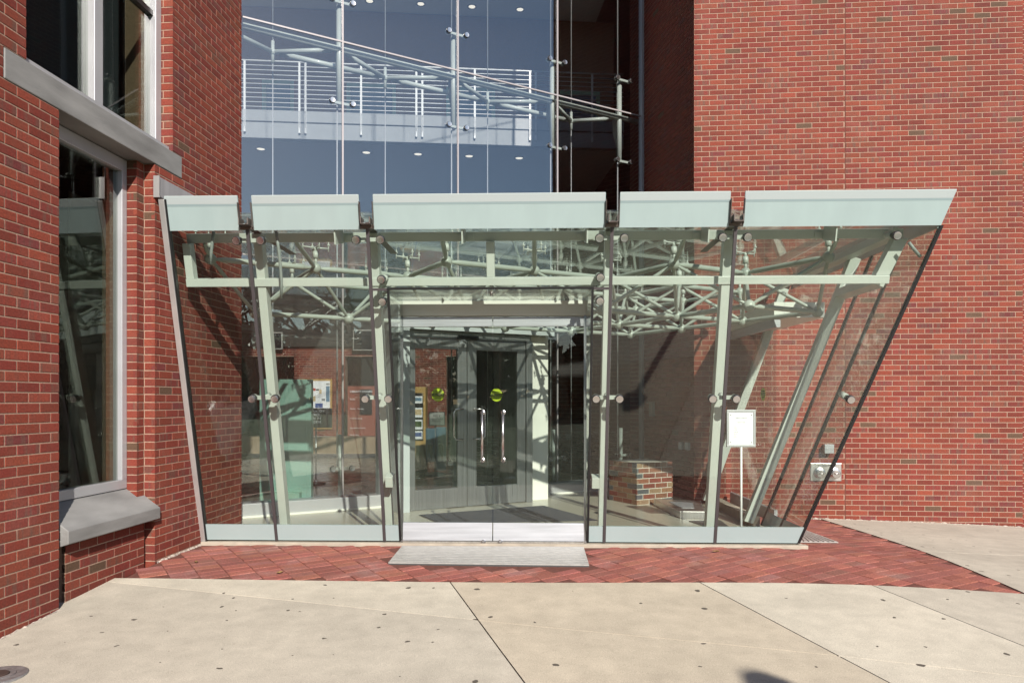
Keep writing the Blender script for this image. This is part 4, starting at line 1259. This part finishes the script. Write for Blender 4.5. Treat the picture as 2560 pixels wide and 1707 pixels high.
# doors
zb0 = .004
zk = dah(1234, 1307)[1]
for k, (a0, a1) in enumerate(((dl, dm - .004), (dm + .004, dr))):
    dv = dbox('door_leaf', a0 + .002, a1 - .002, zk - .03, zdt - .09, .018, .030, 'clear_glass', vs)
    dbox('top_rail', a0, a1, dah(1234, 816)[1], zdt, .004, .044, 'brushed', dv, .003)
    pr = [DPt(a0, zb0 + .012, -.012), DPt(a0, zk, .004), DPt(a0, zk, .044), DPt(a0, zb0 + .012, .050)]
    MB().prism(pr, E1 * (a1 - a0)).build('bottom_rail', 'brushed', dv, .003)
    hu = 1206.5 if k == 0 else 1258
    ha = dah(hu, 1100)[0]
    z1_, z0_ = dah(hu, 1031)[1], dah(hu, 1150)[1]
    m = MB().tube(DPt(ha, z0_ - .02, -.065), DPt(ha, z1_ + .02, -.065), .0125, .0125, 16)
    for z in (z0_ + .0, z1_ - .0): m.tube(DPt(ha, z, -.065), DPt(ha, z, .018), .011, .011, 12).lathe(DPt(ha, z, .016), NO, [(.022, 0), (.022, .006), (.011, .01)], 16)
    m.build('pull_handle', 'chrome', dv)
    ca, cz = dah(1209 if k == 0 else 1251, 1353)
    MB().lathe(DPt(ca, cz, -.004), NO, [(.021, 0), (.021, .018), (.016, .022), (.001, .022)], 18).build('lock', 'chrome', dv)
dbox('door_stop', dl, dr, -.005, .010, .0, .06, 'stainless', vs)
# caution sticker (AUTOMATIC / CAUTION / DOOR) on a glass plane
def sticker(parent, C_, X_, N_, r=.072):
    b = MB().lathe(C_, N_, [(r, 0), (r, .0012), (.0005, .0013)], 32).build('sticker', 'sticker', parent)
    Y_ = ZH
    MB().box(C_ - X_ * r * .985 - Y_ * r * .22 + N_ * .0015, X_ * r * 1.97, Y_ * r * .44, N_ * .0008).build('band', 'print_dark', b)
    text('lettering', 'CAUTION', r * .46, C_ - Y_ * r * .16 + N_ * .0030, X_, Y_, 'sticker', b)
    text('lettering', 'AUTOMATIC', r * .27, C_ + Y_ * r * .36 + N_ * .0022, X_, Y_, 'print_dark', b)
    text('lettering', 'DOOR', r * .30, C_ - Y_ * r * .56 + N_ * .0022, X_, Y_, 'print_dark', b)
# --- ribbed metal threshold plate outside
pl = [onZ(u, v, 0) for u, v in ((1005, 1360.6), (1459, 1363), (1473, 1414), (970, 1408))]
th = MB(); NR = 11
gA, gB, gC, gD_ = [V(p_[0], p_[1], 0) for p_ in (pl[0], pl[1], pl[2], pl[3])]
gC, gD_ = [ghit(1473, 1414), ghit(970, 1408)]
gA2, gB2 = V(gA[0], gA[1], -.012), V(gB[0], gB[1], -.012)
gC[2] += .006; gD_[2] += .006
tp = MB().prism([gA2 - ZH * .02, gB2 - ZH * .02, gC - ZH * .02, gD_ - ZH * .02], ZH * .012).build('threshold_plate', 'dark_grate', vs)
for i in range(NR):
    f0, f1 = (i + .06) / NR, (i + .72) / NR
    q = [gA2 + (gD_ - gA2) * f0, gB2 + (gC - gB2) * f0, gB2 + (gC - gB2) * f1, gA2 + (gD_ - gA2) * f1]
    MB().prism([p_ - ZH * .008 for p_ in q], ZH * .010).build('rib', 'grate', tp)
# --- floor, mat, floor box
fpoly_pts = [BL - NO * .05, BR - NO * .05, V(1.95, YR - .02, 0), V(RC[0], YR - .02, 0), GW(GLEN, 0, -.1), GW(-.3, 0, -.1), V(XL + .005, ye, 0)]
fl_ = MB().prism([p_ - ZH * .02 for p_ in fpoly_pts], ZH * .02); flo = fl_.build('vestibule_floor', 'terrazzo'); flo['kind'] = 'structure'
mt = [onZ(u, v, .004) for u, v in ((1050.6, 1287), (1358.5, 1264), (1492, 1300), (1100, 1307))]
mo = sum(mt) / 4
mat_o = thing('door_mat', 'dark blue grey floor mat inside the entrance doors', 'mat', mo)
MB().prism([p_ - ZH * .002 for p_ in mt], ZH * .008).build('pile', 'doormat', mat_o)
m_in = [mo + (p_ - mo) * 1.02 for p_ in mt]
MB().prism([p_ - ZH * .003 for p_ in m_in], ZH * .004).build('border', 'board_black', mat_o)
q = [onZ(u, v, 0) for u, v in ((1700, 1296), (1762, 1297), (1748, 1268), (1628, 1256))]
q[3] = onZ(1634, 1262, 0); q[2] = onZ(1752, 1268, 0)
fbx = thing('steel_floor_box', 'low stainless steel box on the floor beside the brick block', 'box', sum(q) / 4)
MB().prism(q, ZH * .085).build('body', 'stainless', fbx, .004)
cc = sum(q) / 4
MB().prism([cc + (p_ - cc) * .5 + ZH * .086 for p_ in q], ZH * .004).build('hatch', 'brushed', fbx)
q = [onZ(u, v, .003) for u, v in ((1722, 1302), (1800, 1300), (1830, 1322), (1790, 1325))]
fg = MB().prism([p_ - ZH * .002 for p_ in q], ZH * .006).build('floor_grate', 'dark_grate'); fg['_o'] = (0, 0, 0)
top(fg, 'dark slatted floor grate just inside the side doors', 'grate')

# --- right-hand raked side
S0 = BR.copy(); S1 = V(1.86, YR - .03, 0)
T0 = FP(ar(HB), HB); T1 = V(2.86, YR - .03, T0[2])
def SP(s, t, d=0):
    b = S0 + (S1 - S0) * s; u_ = T0 + (T1 - T0) * s
    nrm = unit(np.cross(S1 - S0, (T0 - S0)))
    if nrm[0] < 0: nrm = -nrm
    return b + (u_ - b) * t - nrm * d
def spoly(name, st, d0, d1, m_, bev=0):
    nrm = SP(0, 0, 0) - SP(0, 0, 1)
    return MB().prism([SP(s, t, d0) for s, t in st], -nrm * (d1 - d0)).build(name, m_, vs, bev)
sj = [.0, .17, .34, .94, 1.0]
spoly('glass_pane', [(.012, .06), (.168, .06), (.168, .99), (.012, .99)], 0, .014, 'clear_glass')
spoly('glass_pane', [(.174, .06), (.338, .06), (.338, .99), (.174, .99)], 0, .014, 'clear_glass')
spoly('glass_pane', [(.344, .84), (.985, .84), (.985, .99), (.344, .99)], 0, .014, 'clear_glass')
for a, b in ((.012, .168), (.174, .338)): spoly('frosted_base_band', [(a, .004), (b, .004), (b, .057), (a, .057)], 0, .014, 'frosted_base')
for s in (.171, .341): spoly('joint_seal', [(s - .006, .004), (s + .006, .004), (s + .006, .99), (s - .006, .99)], -.005, .018, 'black_seal')
spoly('parapet_panel', [(.004, .992), (.99, .992), (.99, 1.09), (.004, 1.09)], 0, .014, 'frosted')
# raked posts of the side bay and side door portal
for s in (.35, .93): spoly('post', [(s - .014, .0), (s + .014, .0), (s + .014, .97), (s - .014, .97)], .10, .20, 'green_steel', .004)
spoly('beam', [(.06, .955), (.98, .955), (.98, .985), (.06, .985)], .205, .28, 'green_steel', .004)
spoly('beam', [(.10, .83), (.345, .83), (.345, .86), (.10, .86)], .10, .20, 'green_steel', .004)
ph0, ph1 = Q(2000, 794, 7.95)[2], Q(2000, 755, 7.95)[2]
h0 = Q(1935, 760, 7.95) * V(1, 1, 0); h1 = Q(2062, 760, 7.95) * V(1, 1, 0)
back = (S1 - S0) * .60
MB().box(h0 + ZH * ph0, h1 - h0, back, ZH * (ph1 - ph0)).build('portal_header', 'fascia_cream', vs, .004)
MB().box(h0 + ZH * (ph0 - .10) + back * .02 + (h1 - h0) * .03, (h1 - h0) * .12, back * .95, ZH * .098).build('door_operator', 'brushed', vs)
for k in range(2):
    s0_ = h0 + back * (.03 + .48 * k) + (h1 - h0) * .06
    sd = MB().box(s0_ + ZH * .02, back * .46, unit(h1 - h0) * .012, ZH * (ph0 - .13)).build('side_door', 'clear_glass', vs)
    MB().box(s0_ + ZH * .01 - unit(h1 - h0) * .012, back * .46, unit(h1 - h0) * .036, ZH * .14).build('bottom_rail', 'brushed', sd)
    bu = unit(back)
    hpos = s0_ + back * (.40 if k == 0 else .06) - unit(h1 - h0) * .05
    pts = [hpos + ZH * 1.16 + unit(h1 - h0) * .05, hpos + ZH * 1.16, hpos + ZH * 1.12, hpos + ZH * .86, hpos + ZH * .82, hpos + ZH * .82 + unit(h1 - h0) * .05]
    MB().sweep(pts, .010, 8).build('pull_handle', 'chrome', sd)
    if k == 0:
        sticker(sd, s0_ + back * .22 + ZH * 1.42 - unit(h1 - h0) * .004, unit(back), -unit(h1 - h0), .075)
MB().box(S0 + (S1 - S0) * .36 - V(.10, 0, 0), (S1 - S0) * .62, V(.10, 0, 0), ZH * .10).build('side_curb', 'curb', vs)
MB().box(SP(.0, 0) + V(.02, .0, -.05), V(.03, .0, 0), (S1 - S0) * .34, ZH * .05).build('side_curb', 'curb', vs)
# external grate at the side doors
q = [ghit(u, v) for u, v in ((1998, 1342), (2014, 1327), (2096, 1357), (1996, 1356))]
eg = MB().prism([p_ + ZH * .002 for p_ in q], ZH * .008).build('ground_grate', 'grate'); eg['_o'] = (0, 0, 0)
top(eg, 'ribbed metal grate in the pavers at the right end of the vestibule', 'grate')
for k in range(8):
    f0, f1 = (k + .15) / 8, (k + .75) / 8
    A_, B_, C2, D2 = q[0], q[1], q[2], q[3]
    MB().prism([A_ + (B_ - A_) * f0 + ZH * .010, D2 + (C2 - D2) * f0 + ZH * .010, D2 + (C2 - D2) * f1 + ZH * .010, A_ + (B_ - A_) * f1 + ZH * .010], ZH * .006).build('rib', 'grate', eg)

# --- inner portal and steel doors in line with the atrium glass
ip = thing('inner_doors', 'pair of stainless framed glass doors in a pale portal inside the vestibule', 'doors', GW(2.6, 0, -.7))
IDd = -.62
def igz(u, v, d=IDd): return gtz(u, v, d)
i0, i1 = igz(1022, 1260)[0], igz(1314, 1250)[0]
im = igz(1168, 1250)[0]
izt = (igz(1037, 845)[1] + igz(1310, 857)[1]) / 2
def ib(name, t0, t1, z0, z1, d0, d1, m_, parent=ip, bev=.003):
    return MB().box(GW(t0, z0, d0), GD * (t1 - t0), GP * (d1 - d0), ZH * (z1 - z0)).build(name, m_, parent, bev)
for a, b in ((i0, im - .004), (im + .004, i1)):
    st = .13; st0 = .085 if a == i0 else st
    lf = ib('door_leaf', a + st0, b - st, .25, izt - .12, IDd + .02, IDd + .032, 'clear_glass', ip, 0)
    ib('stile', a, a + st0, .012, izt, IDd, IDd + .05, 'door_steel', lf)
    ib('stile', b - st, b, .012, izt, IDd, IDd + .05, 'door_steel', lf)
    ib('rail', a + st0, b - st, .012, .25, IDd, IDd + .05, 'door_steel', lf)
    ib('rail', a + st0, b - st, izt - .12, izt, IDd, IDd + .05, 'door_steel', lf)
    s = 1 if a == i0 else -1
    e = b if s > 0 else a
    c = GW(e - s * .085, 0, IDd)
    sg = GD * (-s)
    pts = [c + ZH * 1.20, c + ZH * 1.20 - GP * .06, c + ZH * 1.17 - GP * .075 + sg * .02, c + ZH * .88 - GP * .075 + sg * .02, c + ZH * .85 - GP * .06, c + ZH * .85]
    pts = [c - sg * .0 + ZH * 1.24 , c - GP * .07 + ZH * 1.24, c - GP * .07 + sg * .10 + ZH * 1.24, c - GP * .07 + sg * .13 + ZH * 1.20, c - GP * .07 + sg * .13 + ZH * .90, c - GP * .07 + sg * .10 + ZH * .86, c - GP * .07 + ZH * .86, c + ZH * .86]
    MB().sweep(pts, .010, 8).build('pull_handle', 'chrome', lf)
    cxy = GW((a + b) / 2 + .0, 1.42, IDd + .019)
    sticker(lf, cxy, GD, -GP, .085)
ib('portal_jamb', i0 - .16, i0 - .01, 0, izt + .10, IDd - .06, .12, 'portal_grey')
ib('portal_jamb', i1 + .10, i1 + .42, 0, izt + .10, IDd + .10, .12, 'soffit_white')
ib('door_frame', i1 + .004, i1 + .098, 0, izt + .02, IDd - .02, .10, 'door_steel')
ib('portal_head', i0 - .16, i1 + .42, izt + .105, izt + .42, IDd - .06, .12, 'portal_grey')
ib('motion_sensor', im - .14, im + .14, izt + .01, izt + .055, IDd - .05, IDd - .005, 'board_black')
ib('portal_head', i0 - .01, i1 + .098, izt + .012, izt + .10, IDd + .02, IDd + .10, 'door_steel')

# --- brick block in the vestibule corner
pb = onZ(1592, 1262.8, 0)
pw_dir = unit(onZ(1694, 1254, 0) - pb); pw_dir = unit(V(pw_dir[0], pw_dir[1], 0))
pin = V(-pw_dir[1], pw_dir[0], 0)
bk = thing('brick_block', 'waist-low red brick block with soldier top beside the return wall', 'block', pb)
hgt = 8 * BH_
it2 = []
ZS = ZC0; ZC0 = 0.0
it2 += courses(pb, pw_dir, 0, hgt - BH_ - .01, lambda z: [(0, .60)], 0)
it2 += [(c, X, U, s, k) for c, X, U, s, k in courses(pb, pin, 0, hgt - BH_ - .01, lambda z: [(0, .60)], .1016)]
it2 = [(c, X, U, s, k) if abs(np.dot(X, pw_dir)) > .5 else (c, -X, U, s, k) for c, X, U, s, k in it2]
for i in range(6):
    it2.append((pb + pw_dir * (.05 + .1 * i) + ZH * (hgt - .5 * BH_), pw_dir, ZH, .47, random.randrange(len(BVAR))))
    it2.append((pb + pin * (.05 + .1 * i) + ZH * (hgt - .5 * BH_), -pin, ZH, .47, random.randrange(len(BVAR))))
ZC0 = ZS
it2 = [(c, X, U, s, k % len(TVAR)) for c, X, U, s, k in it2]
lay(bk, it2, TVAR, BL_, 300, 'brick', rank_cam, 'brick')
MB().box(pb + pw_dir * rc + pin * rc, pw_dir * .58, pin * .58, ZH * (hgt - .006)).build('core', 'mortar_pale', bk)

# things fixed to the return wall
def on_rv(u, v):
    return onpl(u, v, RC, rn)
c = on_rv(1634, 1040)
bx2 = thing('card_reader', 'small pale sloped box on the shadowed brick return', 'box', c)
MB().box(c - rd * .05, rd * .12, rn * .05, ZH * .20).build('body', 'plaster_mid', bx2, .006)
MB().box(c - rd * .06 + ZH * .20, rd * .14, rn * .09, ZH * .015).build('hood', 'plaster_mid', bx2, .003)
for k, (u, v) in enumerate(((1706, 1123), (1722, 1124))):
    c = on_rv(u, v)
    ob = MB().box(c - rd * .05, rd * .10, rn * .04, ZH * .10).build('switch_box', 'brushed', None, .004)
    top(ob, ('left' if k == 0 else 'right') + ' one of two square steel switch plates on the brick return', 'switch')

# --- poster sign on a stand inside, right of the doors
sp = Q(1854, 1000, 7.32); sp[2] = 0
ps = thing('poster_stand', 'silver framed white schedule sign on a slim stand inside the glass', 'sign', sp)
dp = 7.32
a, b, c = Q(1817.5, 1117, dp), Q(1889.5, 1117, dp), Q(1817.5, 1024, dp)
fw = .024
X_ = unit(b - a); wS, hS = np.linalg.norm(b - a), c[2] - a[2]
MB().box(a + X_ * fw + ZH * fw + FWD * .006, X_ * (wS - 2 * fw), FWD * .008, ZH * (hS - 2 * fw)).build('sheet', 'paper', ps)
for o_, w_, h_ in ((a, wS, fw), (a + ZH * (hS - fw), wS, fw), (a + ZH * fw, fw, hS - 2 * fw), (a + X_ * (wS - fw) + ZH * fw, fw, hS - 2 * fw)):
    MB().box(o_, X_ * w_, FWD * .022, ZH * h_).build('frame', 'aluminium', ps, .002)
MB().box(a + FWD * .022, X_ * wS, FWD * .006, ZH * hS).build('back_panel', 'aluminium', ps)
MB().tube(V(sp[0], sp[1], .01) + FWD * .012, V(sp[0], sp[1], a[2]) + FWD * .012, .011).build('pole', 'white_paint', ps)
MB().lathe(V(sp[0], sp[1], 0) + FWD * .012, ZH, [(.15, 0), (.15, .010), (.03, .016), (.016, .04)], 28).build('foot', 'aluminium', ps)
def sx(fx, fz): return a + X_ * (wS * fx) + ZH * (hS * fz) + FWD * .0052
m = MB()
def outline(x0, x1, z0, z1, t=.0012):
    for p_, w_, h_ in ((sx(x0, z0), (x1 - x0) * wS, t), (sx(x0, z1), (x1 - x0) * wS, t)): m.box(p_, X_ * w_, FWD * .0005, ZH * h_)
    for p_ in (sx(x0, z0), sx(x1, z0)): m.box(p_, X_ * t, FWD * .0005, ZH * (z1 - z0) * hS)
outline(.21, .79, .71, .80); outline(.21, .79, .18, .685)
m.build('ruled_box', 'print_grey', ps)
m = MB()
for fx, fz, dx_, dz_ in ((.12, .87, 1, -1), (.87, .87, -1, -1), (.12, .11, 1, 1), (.87, .11, -1, 1)):
    p_ = sx(fx, fz); m.prism([p_, p_ + X_ * dx_ * .014, p_ + ZH * dz_ * .014], -FWD * .0005)
m.build('corner_mark', 'print_dark', ps)
text('lettering', 'LIBRARY SCHEDULE', .013, sx(.5, .765), X_, ZH, 'print_grey', ps)
text('lettering', 'LIBRARY HOURS', .011, sx(.5, .648), X_, ZH, 'print_grey', ps)
for i, dname in enumerate(('Sunday', 'Monday', 'Tuesday', 'Wednesday', 'Thursday', 'Friday', 'Saturday')):
    z_ = .54 - .048 * i
    text('lettering', dname, .010, sx(.24, z_), X_, ZH, 'print_grey', ps, 'LEFT')

# ================================================================= SPACE FRAME under the glass roof
sf = thing('space_frame', 'pale green tubular space frame with ball nodes under the glass roof', 'frame', FP(2.8, 2.4, 1.5))
reg = [FP(.12, 2.6, .42)[:2], FP(ar(2.3) - .30, 2.6, .42)[:2], np.array([2.35, YR - .35]), np.array([RC[0] + .02, YR - .18]), GW(GLEN - .15, 0, -.30)[:2], GW(.55, 0, -.30)[:2]]
reg = [V(p_[0], p_[1], 0) for p_ in reg]
SPc = .99
gx0 = FP(.15, 2.5, .5) * V(1, 1, 0)
topn, botn = {}, {}
ZTOP, ZBOT = 2.68, 2.25
for i in range(-8, 14):
    for j in range(-10, 10):
        p_ = gx0 + GD * (i * SPc) + GP * (j * SPc)
        if inpoly(p_, reg): topn[(i, j)] = V(p_[0], p_[1], ZTOP)
        p2 = gx0 + GD * ((i + .5) * SPc) + GP * ((j + .5) * SPc)
        ap_, dp_ = np.dot(p2 - BL, E1), -np.dot(p2 - BL, NO)
        if inpoly(p2, reg) and not (1.65 < ap_ < 3.95 and dp_ < .30): botn[(i, j)] = V(p2[0], p2[1], ZBOT)
mat('truss_green', (.37, .41, .37), .38, coat=.15, noise=(3, .08, 3))
def pipe(a, b, r):
    d = unit(b - a); L = np.linalg.norm(b - a)
    m = MB().tube(a + d * .045, a + d * .13, .014, r, 10, False).tube(a + d * .13, b - d * .13, r, r, 12, False).tube(b - d * .13, b - d * .045, r, .014, 10, False)
    m.build('tube', 'truss_green', sf)
deg = {}
for (i, j), p_ in topn.items():
    for k in ((i + 1, j), (i, j + 1)):
        if k in topn: pipe(p_, topn[k], .027); deg[('t', i, j)] = 1; deg[('t', *k)] = 1
for (i, j), p_ in botn.items():
    for k in ((i + 1, j), (i, j + 1)):
        if k in botn: pipe(p_, botn[k], .025)
    for k in ((i, j), (i + 1, j), (i, j + 1), (i + 1, j + 1)):
        if k in topn: pipe(p_, topn[k], .019); deg[('t', *k)] = 1; deg[('b', i, j)] = 1
for (i, j), p_ in topn.items():
    if ('t', i, j) not in deg: continue
    MB().sphere(p_, .055, 14, 10).build('ball_node', 'truss_green', sf)
    m = MB().tube(p_ + ZH * .04, p_ + ZH * .12, .016).tube(p_ + ZH * .10, p_ + ZH * .17, .030, .030, 12).tube(p_ + ZH * .17, p_ + ZH * .215, .018)
    for s in ((1, 0), (-1, 0), (0, 1), (0, -1)):
        q_ = p_ + ZH * .21 + GD * (.13 * s[0]) + GP * (.13 * s[1])
        m.tube(p_ + ZH * .205, q_, .009, .007, 8)
        m.tube(q_ - ZH * .03, q_ + ZH * (ZRF - q_[2] - .001), .006, .006, 8).lathe(q_ + ZH * .03, ZH, [(.016, 0), (.016, .010)], 10)
    m.build('roof_fixing', 'stainless' if False else 'green_steel', sf)
for (i, j), p_ in botn.items():
    if ('b', i, j) in deg: MB().sphere(p_, .058, 14, 10).build('ball_node', 'truss_green', sf)
# edge hangers from the front beam to the first nodes
for (i, j), p_ in topn.items():
    dfront = np.dot(FP(0, 2.6, 0) - p_, NF * -1)
    if ('t', i, j) in deg and np.dot(p_ - BL, NO) > -.25 :
        pass
front_nodes = sorted([p_ for k_, p_ in topn.items() if ('t', *k_) in deg], key=lambda p_: -np.dot(p_, NO))[:6]
for p_ in front_nodes:
    a_ = np.dot(p_ - BL, E1); q_ = FP(a_, (bt0 + bt1) / 2, DP + .185)
    if .12 < np.linalg.norm(q_ - p_) < 1.2: pipe(p_, q_, .022)

# ================================================================= SURROUNDINGS behind the camera (seen mirrored in the glass; one casts the shadow bottom right)
# far wood closing the horizon
rs = random.Random(77); vv, ff = [], []
def wood_run(A, B, n, hmax):
    A, B = V(*A), V(*B); side = unit(np.cross(B - A, ZH))
    for _ in range(n):
        t_ = rs.random(); hh = hmax * (.65 + .35 * math.sin(t_ * 37) * math.sin(t_ * 91 + 1)) 
        p_ = A + (B - A) * t_ + side * rs.uniform(-5, 5) + ZH * (hh * (rs.random() ** .8) - .3)
        u_ = unit(V(rs.gauss(0, 1), rs.gauss(0, 1), rs.gauss(0, 1))); w_ = unit(np.cross(u_, V(rs.gauss(0, 1), rs.gauss(0, 1), rs.gauss(0, 1)))); s_ = rs.uniform(.5, 1.1)
        k_ = len(vv); vv.extend([p_ - u_ * s_, p_ + w_ * s_ * .6, p_ + u_ * s_, p_ - w_ * s_ * .6]); ff.append((k_, k_ + 1, k_ + 2, k_ + 3))
wood_run((-110, -60, 0), (75, -68, 0), 30000, 19)
wood_run((75, -68, 0), (85, 40, 0), 14000, 14)
wood_run((-110, -60, 0), (-110, 30, 0), 5000, 14)
wd = MB().add(vv, ff).build('woodland', 'foliage'); wd['kind'] = 'stuff'
sh = ghit(1862, 1672)
hp_ = 4.6
lp = sh + V(SUN_TO.x, SUN_TO.y, 0) / SUN_TO.z * hp_
lz = gz(lp[0], lp[1])
for _ in range(8):
    lp = sh + V(SUN_TO.x, SUN_TO.y, 0) / SUN_TO.z * (hp_ + lz - sh[2]); lz = gz(lp[0], lp[1])
lt = thing('lamp_post', 'slim post with a rounded cap beside the pavement, casting the shadow', 'post', (lp[0], lp[1], lz))
MB().tube(V(lp[0], lp[1], lz - .05), V(lp[0], lp[1], lz + hp_ - .35), .055, .05, 16).build('pole', 'pole_grey', lt)
MB().lathe(V(lp[0], lp[1], lz + hp_ - .36), ZH, [(.05, 0), (.15, .03), (.16, .10), (.14, .22), (.08, .31), (.001, .35)], 24).build('lamp_head', 'pole_grey', lt)

for o in bpy.data.objects:
    if '_o' in o: del o['_o']
